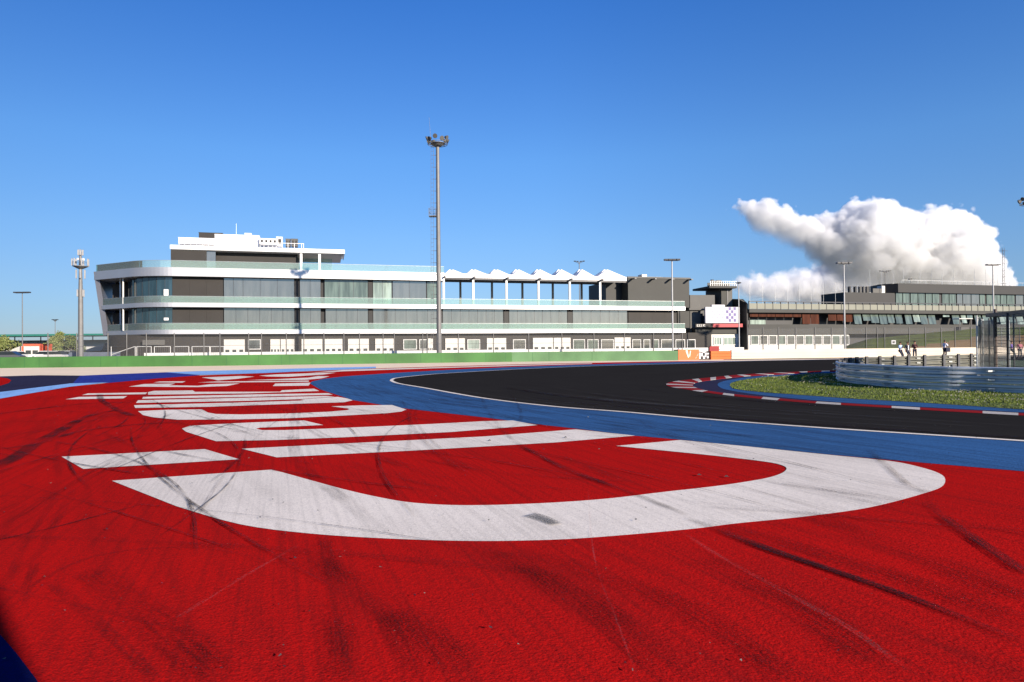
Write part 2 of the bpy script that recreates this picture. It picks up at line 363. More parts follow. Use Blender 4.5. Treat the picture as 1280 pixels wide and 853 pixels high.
def mk(pts, w0, w1=None, mi=0, world=False):
    global Z0
    K.add(pts, w0, w1 or w0, mi, Z0, world); Z0 += 0.00006
mk([(640, 552), (694, 582), (737, 600), (790, 619), (860, 648)], .10, .10, 0)
mk([(700, 572), (760, 596), (830, 620)], .16, .16, 1)
mk([(855, 650), (960, 690), (1040, 717), (1120, 745), (1200, 776), (1290, 812)], .12, .085, 0)
mk([(855, 650), (960, 690), (1040, 717), (1120, 745), (1200, 776), (1290, 812)], .05, .04, 0)
mk([(890, 662), (1000, 703), (1120, 744), (1290, 811)], .03, .03, 0)
mk([(870, 652), (980, 682), (1080, 712), (1180, 745), (1300, 795)], .32, .34, 2)
mk([(585, 678), (640, 703), (700, 737), (770, 785), (860, 865)], .32, .34, 2)
mk([(600, 690), (680, 724), (760, 772), (830, 840)], .3, .3, 2)
mk([(350, 690), (420, 720), (500, 770), (590, 850)], .3, .3, 2)
mk([(880, 700), (1000, 760), (1110, 840)], .35, .35, 2)
mk([(1000, 640), (1150, 700), (1290, 760)], .4, .4, 2)
mk([(640, 690), (720, 712), (860, 765), (1010, 870)], .28, .28, 2)
mk([(403, 672), (414, 715), (424, 780), (430, 870)], .2, .24, 2)
mk([(403, 672), (414, 715), (424, 780), (430, 870)], .09, .09, 1)
mk([(408, 695), (450, 745), (490, 790), (530, 860)], .14, .14, 2)
mk([(845, 664), (900, 700), (980, 745), (1060, 790), (1140, 848)], .05, .05, 3)
mk([(735, 610), (738, 660), (745, 710), (770, 780), (800, 860)], .015, .015, 3)
mk([(-20, 683), (60, 665), (120, 649), (185, 632)], .035, .03, 0)
mk([(95, 610), (70, 655), (48, 700), (25, 770)], .10, .07, 1)
mk([(75, 620), (40, 670), (10, 730)], .07, .07, 1)
mk([(110, 715), (180, 770), (280, 862)], .3, .3, 2)
mk([(60, 730), (130, 790), (200, 860)], .10, .08, 1)
mk([(-20, 592), (22, 572), (45, 556), (75, 540), (107, 523), (140, 515), (178, 511)], .28, .2, 0)
mk([(-20, 566), (50, 556), (100, 541), (175, 532), (240, 529)], .16, .14, 0)
mk([(-20, 545), (60, 540), (140, 522), (230, 512)], .12, .12, 1)
mk([(-20, 521), (50, 512), (112, 505.5), (165, 504)], .18, .16, 0)
mk([(-20, 530), (24, 529), (70, 527), (160, 519)], .16, .16, 1)
mk([(125, 493), (126, 500), (135, 507), (152, 516), (170, 522)], .22, .2, 0)
mk([(122, 531), (128, 541), (160, 557), (200, 580)], .12, .12, 1)
mk([(163, 571), (148, 582), (120, 596), (60, 625), (0, 668)], .12, .1, 1)
mk([(150, 571), (130, 585), (100, 600), (30, 650)], .08, .08, 1)
mk([(372, 500), (367, 520), (364, 545), (367, 570), (387, 597), (431, 632), (478, 676)], .14, .11, 1)
mk([(378, 500), (374, 520), (372, 545), (376, 570), (398, 597), (443, 632), (495, 678)], .08, .06, 1)
mk([(602, 497), (607, 510), (622, 532), (645, 556)], .12, .1, 1)
mk([(596, 520), (625, 537), (650, 528), (648, 508), (635, 490)], .10, .1, 1)
mk([(1085, 564), (1116, 592), (1135, 609), (1157, 619), (1180, 650), (1290, 726)], .12, .12, 1)
mk([(1085, 564), (1116, 592), (1135, 609)], .1, .1, 1)
mk([(1157, 630), (1180, 650), (1230, 685), (1290, 726)], .10, .1, 0)
mk([(880, 637), (1000, 645), (1110, 655), (1290, 668)], .10, .08, 1)
mk([(860, 556), (950, 575), (1022, 588), (1112, 607), (1165, 612)], .05, .05, 1)
mk([(720, 545), (850, 580), (960, 605), (1100, 625)], .05, .05, 1)
mk([(0, 760), (120, 700), (260, 690), (420, 730)], .05, .05, 1)
mk([(220, 780), (290, 735), (380, 682)], .035, .03, 3)
mk([(520, 575), (600, 590), (700, 600), (820, 606)], .10, .1, 1)
mk([(440, 580), (520, 606), (600, 618)], .12, .1, 1)
# scuffed oval
mk([(661, 646.5), (671, 649), (684, 654), (697, 660)], .17, .13, 4)
rr = random.Random(4)
for i in range(42):   # sweeping lines left by tyres leaving the track
    x0 = rr.uniform(-9, 7); y0 = rr.uniform(2, 16); a = rr.uniform(R(95), R(165)) if rr.random() < .6 else rr.uniform(R(100), R(128))
    c = rr.uniform(-.05, .05); pts = []; L_ = rr.uniform(5, 16); x, y = x0, y0
    for k in range(6):
        pts.append((x, y)); x += math.cos(a) * L_ / 5; y += math.sin(a) * L_ / 5; a += c * L_ / 5
    w_ = rr.uniform(.025, .11); mk(pts, w_, w_, 1, True)
    if rr.random() < .4: mk([(x_ + .12, y_ + .03) for x_, y_ in pts], w_ * .6, w_ * .6, 1, True)
for i in range(34):   # thin crisp lines crossing the red
    x, y = rr.uniform(-8, 4), rr.uniform(3.5, 13); a = rr.uniform(R(98), R(150)); c = rr.uniform(-.06, .09); pts = []; L_ = rr.uniform(4, 12)
    for k in range(6):
        pts.append((x, y)); x += math.cos(a) * L_ / 5; y += math.sin(a) * L_ / 5; a += c * L_ / 5
    mk(pts, rr.uniform(.018, .045), None, 0, True)
for i in range(26):   # along the blue strip and the track
    o = rr.uniform(.1, .95); k0 = rr.randint(0, 8)
    pts = []
    for k in range(k0, min(k0 + rr.randint(3, 6), 14)):
        t = k / 13; A = spline([G(*p) for p in line_near], 1); B = spline([G(*p) for p in blue_near], 1)
        pa = A[min(len(A) - 1, int(t * (len(A) - 1)))]; pb = B[min(len(B) - 1, int(t * (len(B) - 1)))]
        q = pa.lerp(pb, o + rr.uniform(-.05, .05)); pts.append((q.x, q.y))
    if len(pts) > 2: mk(pts, .12, .16, 1, True)
LN = spline([G(*p) for p in line_near], 4); KO = [G(*p) for p in [(842, 484), (876, 491), (914, 496), (962.5, 501), (1007.5, 504.7), (1060, 508.2), (1150, 513.8), (1254, 519.8), (1400, 528)]]; KO = spline(KO, 5)
for i in range(22):
    o_ = rr.uniform(.04, .96); a0 = rr.uniform(0, .5); a1 = a0 + rr.uniform(.25, .5); pts = []
    for k in range(6):
        t = a0 + (a1 - a0) * k / 5; pa = LN[min(len(LN) - 1, int((.12 + .88 * t) * (len(LN) - 1)))]; pb = KO[min(len(KO) - 1, int(t * (len(KO) - 1)))]
        q = pa.lerp(pb, o_); pts.append((q.x, q.y))
    mk(pts, rr.uniform(.08, .3), None, 5 if i % 3 else 0, True)
me = bpy.data.meshes.new('tyre_marks'); me.from_pydata(K.v, [], K.f)
for m in (MK_dark, MK_soft, MK_rough, MK_pale, MK_grey, MK_dust): me.materials.append(m)
me.polygons.foreach_set('material_index', K.m)
ul = me.uv_layers.new(name='UVMap'); ul.data.foreach_set('uv', [c for p in K.uv for c in p])
ul2 = me.uv_layers.new(name='Metric'); ul2.data.foreach_set('uv', [c for p in K.uw for c in p])
o = bpy.data.objects.new('tyre_marks', me); COL.objects.link(o)
tag(o, 'black and faint grey tyre marks sweeping over the red and white paint', 'tyre marks', kind='stuff')

# ------------------------------------------------------------------ inner kerb, blue strip, grass island
k_out = spline([G(*p) for p in [(1300, 452.9 + 5), (1150, 461), (1048, 463.8), (1007.5, 465), (970, 466.6), (923, 469.2), (895, 472), (867, 474.7), (842, 477.8), (833, 481), (838, 484.6), (857.5, 487.8), (876, 491), (914, 496), (962.5, 501), (1007.5, 504.7), (1060, 508.2), (1150, 513.8), (1254, 519.8), (1400, 528)]], 6)
k_in = spline([G(*p) for p in [(1300, 459), (1150, 462.3), (1048, 465.2), (1007.5, 466.8), (989, 468.0), (932.5, 471.3), (895, 475.4), (874, 478.4), (868, 480.5), (866, 482.8), (868, 485.2), (878, 488.4), (884, 489.8), (914, 494.0), (966, 499.0), (1010, 502.9), (1060, 506.3), (1150, 511.6), (1254, 517.4), (1400, 525.4)]], 6)
def poly_sheet(name, P, m, z): return sheet(name, [(p.x, p.y) for p in P], m, z, True)
g_out = [G(*p) for p in [(1300, 460), (1048, 466.8), (990, 470.4), (951, 473.4), (925, 477), (914, 481), (914, 485), (921, 488), (951, 491.6), (989, 494.4), (1060, 499.6), (1160, 505.6), (1280, 514), (1400, 522)]]
g_s = spline(g_out, 5)
poly_sheet('island_pavement', k_out, M_navy, 0.024)
# blue painted strip next to the grass
b_out = [G(*p) for p in [(1300, 459.2), (1150, 462.4), (1048, 465.5), (989, 468.6), (940, 472), (912, 476), (898, 480), (900, 485.4), (914, 489.6), (951, 495.2), (1010, 501), (1060, 505), (1150, 510.2), (1254, 515.8), (1400, 523.6)]]
poly_sheet('blue_strip', spline(b_out, 5), M_blue, 0.028)
# kerb: raised ribs with red and white lengths
mbs = {'r': MB(), 'w': MB()}
s = 0
kmesh = MB()
prof = [(0, .026), (.35, .034), (1, .038)]
def seg_len(a, b): return (b - a).length
for i in range(len(k_out) - 1):
    sub = 6
    for j in range(sub):
        a0 = k_out[i].lerp(k_out[i + 1], j / sub); a1 = k_out[i].lerp(k_out[i + 1], (j + 1) / sub)
        b0 = k_in[i].lerp(k_in[i + 1], j / sub); b1 = k_in[i].lerp(k_in[i + 1], (j + 1) / sub)
        s += ((a1 - a0).length + (b1 - b0).length) / 2
        m = M_kwhite if (s % 1.8) < .62 else M_kred
        prev = None
        for t, z in prof:
            q0 = a0.lerp(b0, t); q1 = a1.lerp(b1, t); q0 = (q0.x, q0.y, z); q1 = (q1.x, q1.y, z)
            if prev: kmesh.face([prev[0], prev[1], q1, q0], m)
            prev = (q0, q1)
        kmesh.face([prev[0], prev[1], (prev[1][0], prev[1][1], .02), (prev[0][0], prev[0][1], .02)], m)
tag(kmesh.build('kerb'), kind='structure')
M_grassbase = mat('grass_soil', (0.11, 0.13, 0.02), .9, var=.35, scale=2.0, bump=.03, bscale=30)
poly_sheet('grass_island', g_s, M_grassbase, 0.034)
M_g1 = mat('grass_blade', (0.13, 0.17, 0.012), .8, var=.3, scale=.8)
M_g2 = mat('dry_blade', (0.18, 0.18, 0.04), .8, var=.2, scale=.8)
M_g3 = mat('dark_blade', (0.06, 0.10, 0.015), .8, var=.2, scale=.8)
M_flw = mat('clover_flower', (0.55, 0.50, 0.42), .8)
def inside(x, y, poly):
    c = False; n = len(poly); j = n - 1
    for i in range(n):
        xi, yi = poly[i].x, poly[i].y; xj, yj = poly[j].x, poly[j].y
        if (yi > y) != (yj > y) and x < (xj - xi) * (y - yi) / (yj - yi) + xi: c = not c
        j = i
    return c
rg = random.Random(11); mbg = MB(); cnt = 0
xs = [p.x for p in g_s]; ys = [p.y for p in g_s]
edge = [G(1048, 477), G(1134, 488), G(1227, 491.6), G(1280, 493.6)]
while cnt < 60000:
    x = rg.uniform(min(xs), 19); y = rg.uniform(min(ys), 34)
    if not inside(x, y, g_s): continue
    cnt += 1
    nz = noise.noise(Vector((x * .5, y * .5, 0)))
    tall = noise.noise(Vector((x * 1.1 + 9, y * 1.1, 3)))
    h = .02 + .025 * rg.random() + max(0, tall) * .08
    a = rg.uniform(0, 6.28); wd = rg.uniform(.005, .013); lx, ly = rg.uniform(-.05, .05), rg.uniform(-.05, .05)
    m = M_g1 if rg.random() < .62 + nz * .3 else (M_g2 if rg.random() < .2 else M_g3)
    dx, dy = math.cos(a) * wd, math.sin(a) * wd
    mbg.face([(x - dx, y - dy, .034), (x + dx, y + dy, .034), (x + lx, y + ly, .034 + h)], m)
    if tall > .08 and rg.random() < (.01 if x < 11 else .07):
        zz = .034 + h; r_ = .014
        mbg.face([(x - r_, y, zz), (x + r_, y, zz), (x, y, zz + .03)], M_flw)
        mbg.face([(x, y - r_, zz), (x, y + r_, zz), (x, y, zz + .03)], M_flw)
tag(mbg.build('grass'), 'short green grass with pale clover flowers on the kerbed island', 'grass', kind='stuff')
# ================================================================== BUILDINGS
M_clad = mat('metal_cladding', (0.60, 0.59, 0.59), .48, .8, var=.02, scale=.3)
M_facade = mat('white_cladding', (0.80, 0.79, 0.78), .35, var=.03, scale=.3)
M_metal = mat('brushed_metal', (0.16, 0.16, 0.18), .38, .5, var=.08, scale=.3)
M_dark = mat('dark_panel', (0.040, 0.036, 0.033), .6, spec=.2, var=.08, scale=.4)
M_darker = mat('charcoal_panel', (0.014, 0.013, 0.0125), .6, var=.1, scale=.4)
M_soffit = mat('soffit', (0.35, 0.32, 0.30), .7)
M_grey = mat('grey_render', (0.042, 0.041, 0.036), .7, var=.12, scale=.25)
M_greyl = mat('light_grey_render', (0.10, 0.096, 0.088), .7, var=.1, scale=.3)
M_bal = glassmat('balustrade_glass', (.84, .96, .93), .80, .05, (.50, .58, .53))
M_steel = mat('galvanised_steel', (0.42, 0.43, 0.43), .42, .55, var=.15, scale=2)
M_pole = mat('pole_steel', (0.17, 0.165, 0.16), .55, .2, var=.1, scale=1)
M_wpole = mat('pale_pole_paint', (0.42, 0.42, 0.42), .5, .1, var=.05)
M_black = mat('black_metal', (0.02, 0.02, 0.022), .5)
M_door = mat('white_door', (0.60, 0.57, 0.52), .5, var=.04)
M_fab = mat('white_fabric', (0.80, 0.78, 0.76), .8, var=.03)
M_frame = mat('window_frame', (0.66, 0.65, 0.62), .5)
M_mull = mat('mullion', (0.06, 0.06, 0.065), .4, .3)

def window_mat(name, color, scale=.25, var=.35, refl=.35, rough=.06):
    """dark room behind a pane: uneven curtains and furniture under a clear reflection"""
    m = bpy.data.materials.new(name); m.use_nodes = True; n = m.node_tree; N = n.nodes; L = n.links
    b = N['Principled BSDF']; b.inputs['Roughness'].default_value = .7; b.inputs['Specular IOR Level'].default_value = .05
    tc = N.new('ShaderNodeTexCoord'); mp = N.new('ShaderNodeMapping'); mp.inputs['Scale'].default_value = (2.6, 1, .35)
    L.new(tc.outputs['Object'], mp.inputs[0])
    no = N.new('ShaderNodeTexNoise'); no.inputs['Scale'].default_value = scale * 2; no.inputs['Detail'].default_value = 5
    L.new(mp.outputs[0], no.inputs['Vector'])
    oi = N.new('ShaderNodeObjectInfo')
    mx = N.new('ShaderNodeMix'); mx.data_type = 'RGBA'
    mx.inputs[6].default_value = (*[c * (1 - var) for c in color], 1); mx.inputs[7].default_value = (*[c * (1 + var) for c in color], 1)
    mr = N.new('ShaderNodeMapRange'); mr.inputs[1].default_value = .36; mr.inputs[2].default_value = .64
    L.new(no.outputs[0], mr.inputs[0]); L.new(mr.outputs[0], mx.inputs[0]); L.new(mx.outputs[2], b.inputs['Base Color'])
    gl = N.new('ShaderNodeBsdfGlossy'); gl.inputs['Roughness'].default_value = rough; gl.inputs[0].default_value = (.80, .78, .70, 1)
    ms = N.new('ShaderNodeMixShader'); ms.inputs[0].default_value = refl
    L.new(b.outputs[0], ms.inputs[1]); L.new(gl.outputs[0], ms.inputs[2]); L.new(ms.outputs[0], N['Material Output'].inputs[0])
    MATS[name] = m; return m
M_win = window_mat('curtained_glass', (0.11, 0.107, 0.098), refl=.25, var=.16)
M_winb = window_mat('blue_glass', (0.02, 0.045, 0.06), refl=.16)
M_wing = window_mat('green_glass', (0.10, 0.13, 0.11), refl=.12)
M_winl = window_mat('bright_room_glass', (0.25, 0.31, 0.27), refl=.1)
M_brown = window_mat('brown_blind_glass', (0.07, 0.022, 0.010), refl=.01, var=.25)
M_wdark = window_mat('dark_glass', (0.05, 0.055, 0.055), refl=.25)

# ---------------- main pit building
A = Frame(200, 120, 855, 147.5)
mainb = empty('pit_building', A.o, A.a, 'long white three storey pit building with curved balconies and tent roofed terrace', 'building')
def ell(a, b_, n=14, tmax=80, c=(2, 13), t0=0):
    return [(c[0] - a * math.sin(R(t0 + (tmax - t0) * i / n)), c[1] - b_ * math.cos(R(t0 + (tmax - t0) * i / n))) for i in range(n + 1)]
uR = A.u(857); uRoof = A.u(556); DEP = 26
z_roof0, z_roof1 = A.z(300, 346.6), A.z(300, 336)
z_b1a, z_b1b = A.z(300, 384.4), A.z(300, 379.0)
z_b2a, z_b2b = A.z(300, 417.6), A.z(300, 412.2)
uL1 = A.u(117, 10, 345); uL2 = A.u(125, 10, 382); uL3 = A.u(131, 10, 416)
def arc_end(uL, r=12.0, th=42):
    k = (2 - uL) / 16.0; out = []
    for i in range(13): t = R(th * i / 12); out.append((2 - k * r * math.sin(t), r * (1 - math.cos(t))))
    e = out[-1]; out += [(e[0] + (uL - e[0]) * j / 4, e[1] + (10.3 - e[1]) * j / 4) for j in (1, 2, 3, 4)]
    return out
def slab_path(uL, uRR): return [(uRR, 0.0)] + arc_end(uL)     # from right end round to the left end
def slab(name, uL, uRR, z0, z1, m, label=None):
    P = slab_path(uL, uRR); e = P[-1]
    pts = P + [(e[0], DEP), (uRR, DEP)]
    b = MB(); b.prism(pts, z0, z1, m); return b.build(name, mainb, label)
roof = slab('roof_edge', uL1, uRoof, z_roof0, z_roof1, M_clad)
s1 = slab('balcony', uL2, uR, z_b1a, z_b1b, M_clad)
s2 = slab('balcony', uL3, uR, z_b2a, z_b2b, M_clad)
for sl, uL, uRR, z in ((s1, uL2, uR, z_b1b), (s2, uL3, uR, z_b2b)):
    P = slab_path(uL, uRR); PP = []
    for i in range(len(P) - 1):
        n_ = 1 if i else 24
        for k in range(n_): PP.append(Vector(P[i]).lerp(Vector(P[i + 1]), k / n_))
    PP.append(Vector(P[-1]))
    b = MB(); b.wall(PP, -.20, -.24, z + .003, z + 1.15, M_bal)
    b.wall(PP, -.19, -.25, z + 1.15, z + 1.20, M_steel); o = b.build('balustrade', sl)
    # shorter side return on the right end
    b = MB(); b.box(uRR - .25, uRR - .21, .25, 3.2, z + .003, z + 1.15, M_bal); b.build('balustrade', sl)
# roof balustrade
P = slab_path(uL1, uRoof); b = MB(); b.wall([Vector(p) for p in P], -.35, -.39, z_roof1 + .003, z_roof1 + 1.25, M_bal)
b.wall([Vector(p) for p in P], -.34, -.40, z_roof1 + 1.25, z_roof1 + 1.30, M_steel)
b.box(P[-1][0] + .4, P[-1][0] + .44, P[-1][1] + .2, DEP, z_roof1 + .003, z_roof1 + 1.25, M_bal); b.build('balustrade', roof)
# leaning end fin
b = MB(); ul, ur_ = uL1 - .05, uL3 - .3
fw = 1.0
za, zb = z_roof1 - .02, z_b2a - .02
v0 = P[-1][1] - .15
b.vprism([(ul, za), (ul + fw, z_roof0 - .01), (ur_ + fw, zb), (ur_, zb)], v0, DEP - .1, M_metal)
b.build('end_wall', mainb)
# storey walls (dark backing behind the glazing) : follow the curve
def inner(vv, uRR, aL): return [(uRR, vv)] + ell(aL, 13 - vv, tmax=78)
for (z0, z1, uRR) in ((z_b1b + .003, z_roof0 - .003, A.u(552)), (z_b2b + .003, z_b1a - .003, A.u(845))):
    p = inner(1.75, uRR, 9.8); e = p[-1]
    b = MB(); b.prism(p + [(e[0], DEP - 1), (uRR, DEP - 1)], z0, z1, M_darker); b.build('storey_wall', mainb)
# ground floor body
p = inner(1.3, A.u(884, 3), 13.3); e = p[-1]
b = MB(); b.prism(p + [(e[0] + .3, DEP - .5), (p[0][0], DEP - .5)], 0, z_b2a - .003, M_dark); b.build('ground_floor_wall', mainb)
def bay(px0, px1, z0, z1, m, v=1.30, pw=1.6, name='window', thick=.12, mull=True):
    u0, u1 = A.u(px0, v, 400), A.u(px1, v, 400)
    b = MB(); n = max(1, round((u1 - u0) / pw))
    for i in range(n):
        a = u0 + (u1 - u0) * i / n; c = u0 + (u1 - u0) * (i + 1) / n
        b.box(a + .03, c - .03, v + .02, v + thick, z0 + .08, z1 - .08, m)
        if mull: b.box(c - .03, c + .03, v - .02, v + thick, z0 + .02, z1 - .02, M_mull)
    if mull:
        b.box(u0, u0 + .03, v - .02, v + thick, z0 + .02, z1 - .02, M_mull)
        b.box(u0, u1, v, v + thick - .01, z1 - .08, z1 - .01, M_mull); b.box(u0, u1, v, v + thick - .01, z0 + .01, z0 + .08, M_mull)
    return b.build(name, mainb)
def panel(px0, px1, z0, z1, m, v=1.25, name='wall_panel', d=.45):
    b = MB(); u0, u1 = A.u(px0, v, 400), A.u(px1, v, 400); n = max(1, round((u1 - u0) / 3.2))
    for i in range(n):
        b.box(u0 + (u1 - u0) * i / n + .008, u0 + (u1 - u0) * (i + 1) / n - .008, v, v + d, z0 + .01, z1 - .01, m)
    return b.build(name, mainb)
zt0, zt1 = z_b1b, z_roof0; zm0, zm1 = z_b2b, z_b1a
for z0, z1 in ((zt0, zt1), (zm0, zm1)):
    panel(215.5, 279, z0, z1, M_dark)
    panel(368.5, 374, z0, z1, M_darker, 1.15); panel(460.5, 466, z0, z1, M_darker, 1.15)
bay(280, 304, zt0, zt1, M_win); bay(304, 368, zt0, zt1, M_win, pw=2.6); bay(375, 401, zt0, zt1, M_win); bay(406, 460, zt0, zt1, M_wing, pw=2.4)
bay(466.5, 490, zt0, zt1, M_winl, pw=1.8); bay(491, 533, zt0, zt1, M_win, pw=2.8); bay(534, 551, zt0, zt1, M_wing)
bay(280, 368, zm0, zm1, M_win, pw=1.9); bay(375, 401, zm0, zm1, M_win); bay(407, 460, zm0, zm1, M_win, pw=1.9); bay(466.5, 548, zm0, zm1, M_win, pw=2.2)
panel(549, 553, zm0, zm1, M_darker, 1.15)
bay(553.5, 629, zm0, zm1, M_win, pw=1.7); panel(630, 636, zm0, zm1, M_darker, 1.15); bay(636.5, 709, zm0, zm1, M_win, pw=1.8)
panel(709.7, 715.6, zm0, zm1, M_darker, 1.15); bay(716, 784, zm0, zm1, M_win, pw=2.0); panel(785.5, 846, zm0, zm1, M_dark)
# curved blue glazing at the rounded end
for z0, z1 in ((zt0, zt1), (zm0, zm1)):
    pth = ell(10.15, 11.62, tmax=58, n=7)
    b = MB()
    for i in range(7):
        a_, c_ = Vector(pth[i]), Vector(pth[i + 1]); d = (c_ - a_); 
        b.wall([a_ + d * .02, c_ - d * .02], -.02, -.10, z0 + .08, z1 - .08, M_winb)
        b.wall([c_ - d * .02, c_ + d * .02], .02, -.14, z0 + .01, z1 - .01, M_mull)
    b.build('curved_window', mainb)
    b = MB(); b.box(uL3 + .6, -7.9, 14.5, 14.8, z0 + .003, z1 - .003, M_dark); b.box(uL3 + .9, uL3 + 3.6, 11.5, 11.7, z0 + .003, z1 - .6, M_dark); b.build('loggia_wall', mainb)
    for (pu, pv) in ((A.u(154, 5.6, 380), 5.6), (A.u(150.5, 7.5, 380), 7.5)):
        b = MB(); b.tube((pu, pv, z0 + .003), (pu, pv, z1 - .003), .14, .14, M_frame, 10); b.build('column', mainb)
# small white notices behind the blue glass
for z, h in ((zt0 + 1.3, 1.1), (zm0 + 1.7, .45)):
    b = MB(); u0 = A.u(207.5, 1.2, 370); b.box(u0 - .35, u0 + .4, 1.16, 1.2, z, z + h, M_facade); b.build('notice', mainb)
# terrace: dark wall, posts, tent canopies
z_can0, z_can1 = A.z(700, 349.8), A.z(700, 346)
for px in (554.5, 591.5, 633, 673, 712, 750):
    u = A.u(px, .9, 365); b = MB(); b.box(u - .2, u + .2, .7, 1.1, z_b1b + .003, z_can0, M_fab); 
    b.box(u - .12, u + .12, -.9, .7, z_can0 - .05, z_can0 + .25, M_mull); b.build('post', mainb)
for px in (575.5, 615, 653, 691, 727):
    u = A.u(px, 9, 365); b = MB(); b.box(u - .2, u + .2, 8.8, 9.2, z_b1b + .003, z_can0 - .003, M_greyl); b.build('post', mainb)
u0, u1 = A.u(556.5), A.u(785)
b = MB(); b.box(u0 + .02, u1, .35, .6, z_can0 + .01, z_can1 + .25, M_fab); b.box(u0 + .02, u1, 9, 9.3, z_can0, z_can1, M_mull)
b.box(u0 + .02, u1, .62, .9, z_can0 - .28, z_can0 - .003, M_mull); b.build('canopy_beam', mainb)
pk = [568, 598, 627, 653, 680, 708, 734, 759]
bd = [556.5] + [(pk[i] + pk[i + 1]) / 2 for i in range(7)] + [785]
for row, (va, vb, dz) in enumerate(((.62, 5.6, 0), (5.6, 10.6, 0))):
    for i in range(8):
        a, c = A.u(bd[i], va), A.u(bd[i + 1], va)
        if row: a -= .7; c -= .7
        m_ = (a + c) / 2; vm = (va + vb) / 2; zb_ = z_can1 + .1; zt = A.z(pk[i], 337.2, vm)
        b = MB(); n = 6
        # pinched pyramid: concave sides
        rings = []
        for k in range(n + 1):
            t = k / n; s_ = (1 - t) * .97 + .03; zz = zb_ + (zt - zb_) * t
            rings.append([(m_ + (c - a) / 2 * s_ * sx, vm + (vb - va) / 2 * s_ * sy, zz) for sx, sy in ((-1, -1), (1, -1), (1, 1), (-1, 1))])
        for k in range(n):
            for q in range(4): b.face([rings[k][q], rings[k][(q + 1) % 4], rings[k + 1][(q + 1) % 4], rings[k + 1][q]], M_fab)
        b.face(rings[0][::-1], M_fab); b.face(rings[n], M_fab)
        b.build('tent_canopy', mainb)
# solid block at the right end
uB0, uB1 = A.u(785.5, 3, 400), A.u(862, 3, 400)
zB = A.z(820, 348.5, 3)
b = MB(); b.box(uB0, uB1, 3.0, 17, z_b1b + .004, zB, M_grey)
b.box(A.u(847, 3.1, 400), uB1, 3.0, 17, z_b2b + .004, z_b1a - .004, M_grey)
b.box(uB0 - .1, uB1 + .3, 2.9, 17.1, zB, zB + .35, M_greyl)
b.build('stair_block', mainb)
b = MB(); b.box(A.u(757.5, 6, 365), uB0 - .01, 6, 16, z_b1b + .004, A.z(770, 353, 6), M_darker); b.build('terrace_wall', mainb)
for px in (790, 815, 837, 860):
    u = A.u(px, 2.8, 353); b = MB(); b.box(u - .2, u + .2, 1.0, 2.95, zB - .35, zB - .1, M_mull); b.build('roof_bracket', mainb)
b = MB(); u = A.u(803, 6, 346); b.box(u - .6, u + .6, 5, 7, zB + .35, zB + 1.1, M_door); b.box(u + .7, u + 4.5, 5, 5.3, zB + .35, zB + .6, M_door); b.build('roof_unit', mainb)
# penthouse
v = 4
zp0, zp1 = A.z(300, 313.8, v), A.z(300, 308.6, v)
ua, ub = A.u(212.5, v, 330), A.u(431, v, 316)
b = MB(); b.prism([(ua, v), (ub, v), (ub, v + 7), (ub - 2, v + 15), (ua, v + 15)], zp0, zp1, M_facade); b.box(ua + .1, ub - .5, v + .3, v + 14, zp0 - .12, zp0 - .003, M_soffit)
b.build('penthouse_roof', mainb)
uw = A.u(372, v + 1.5, 325)
b = MB(); b.box(ua + .05, A.u(258, v + .6, 325), v + .4, v + 13, z_roof1 + .003, zp0 - .125, M_dark)
b.box(A.u(270, v + 2, 325), uw, v + 2, v + 13, z_roof1 + .003, zp0 - .125, M_dark); b.build('penthouse_wall', mainb)
b = MB(); b.box(A.u(258.3, v + .7, 325), A.u(269.5, v + .7, 325), v + .7, v + .85, z_roof1 + .01, zp0 - .13, M_win); b.build('penthouse_window', mainb)
b = MB(); b.box(uw + .1, A.u(415, v + 8, 325), v + 7.5, v + 7.6, z_roof1 + .01, zp0 - .13, M_bal); b.build('penthouse_window', mainb)
for px in (376.5, 399.5):
    u = A.u(px, v + .6, 325); b = MB(); b.box(u - .22, u + .22, v + .4, v + .8, z_roof1 + .003, zp0 - .003, M_facade); b.build('post', mainb)
b = MB(); uq = A.u(415, v + 3, 320); b.prism([(ub - .3, v + .4), (ub - .2, v + .4), (ub - .2, v + 3), (ub - .3, v + 3)], zp0 - .9, zp0 - .01, M_mull)
b.build('roof_trim', mainb)
# plant on the penthouse roof
def plant(px0, px1, py0, py1, v0, v1, m, name='roof_plant', label=None, legs=0, slats=None):
    u0, u1 = A.u(px0, v0, (py0 + py1) / 2), A.u(px1, v0, (py0 + py1) / 2); zb_, zt_ = A.z(px0, py1, v0), A.z(px0, py0, v0)
    b = MB()
    if legs:
        for k in range(legs + 1):
            u = u0 + (u1 - u0) * k / legs; u = min(max(u, u0 + .1), u1 - .1)
            b.box(u - .08, u + .08, v0 + .1, v0 + .3, zp1 + .003, zb_, M_steel)
    b.box(u0, u1, v0, v1, max(zb_, zp1 + .003), zt_, m)
    b.box(u0 - .05, u1 + .05, v0 - .05, v1 + .05, zt_, zt_ + .08, m)
    if slats:
        for k in range(slats):
            a = u0 + (u1 - u0) * (k + .3) / slats; c = u0 + (u1 - u0) * (k + .8) / slats
            b.box(a, c, v0 - .03, v0, zb_ + (zt_ - zb_) * .25, zb_ + (zt_ - zb_) * .8, M_darker)
    return b.build(name, mainb, label)
plant(248.5, 278, 291, 307, 12, 15, M_dark)
plant(223, 268, 297.3, 304.5, 7, 10, M_facade, legs=6)
plant(268.5, 324, 293.2, 307.5, 8, 12, M_facade)
plant(306, 314, 292, 294, 9.5, 11, M_facade)
plant(324.5, 346, 298.5, 305.5, 7, 11, M_facade, legs=4, slats=4)
plant(345.5, 353, 296.6, 307.8, 9, 11, M_facade, slats=1)
plant(357, 363, 299, 308, 9, 11, M_greyl, slats=2)
plant(364, 372, 299, 308, 9, 11, M_greyl, slats=2)
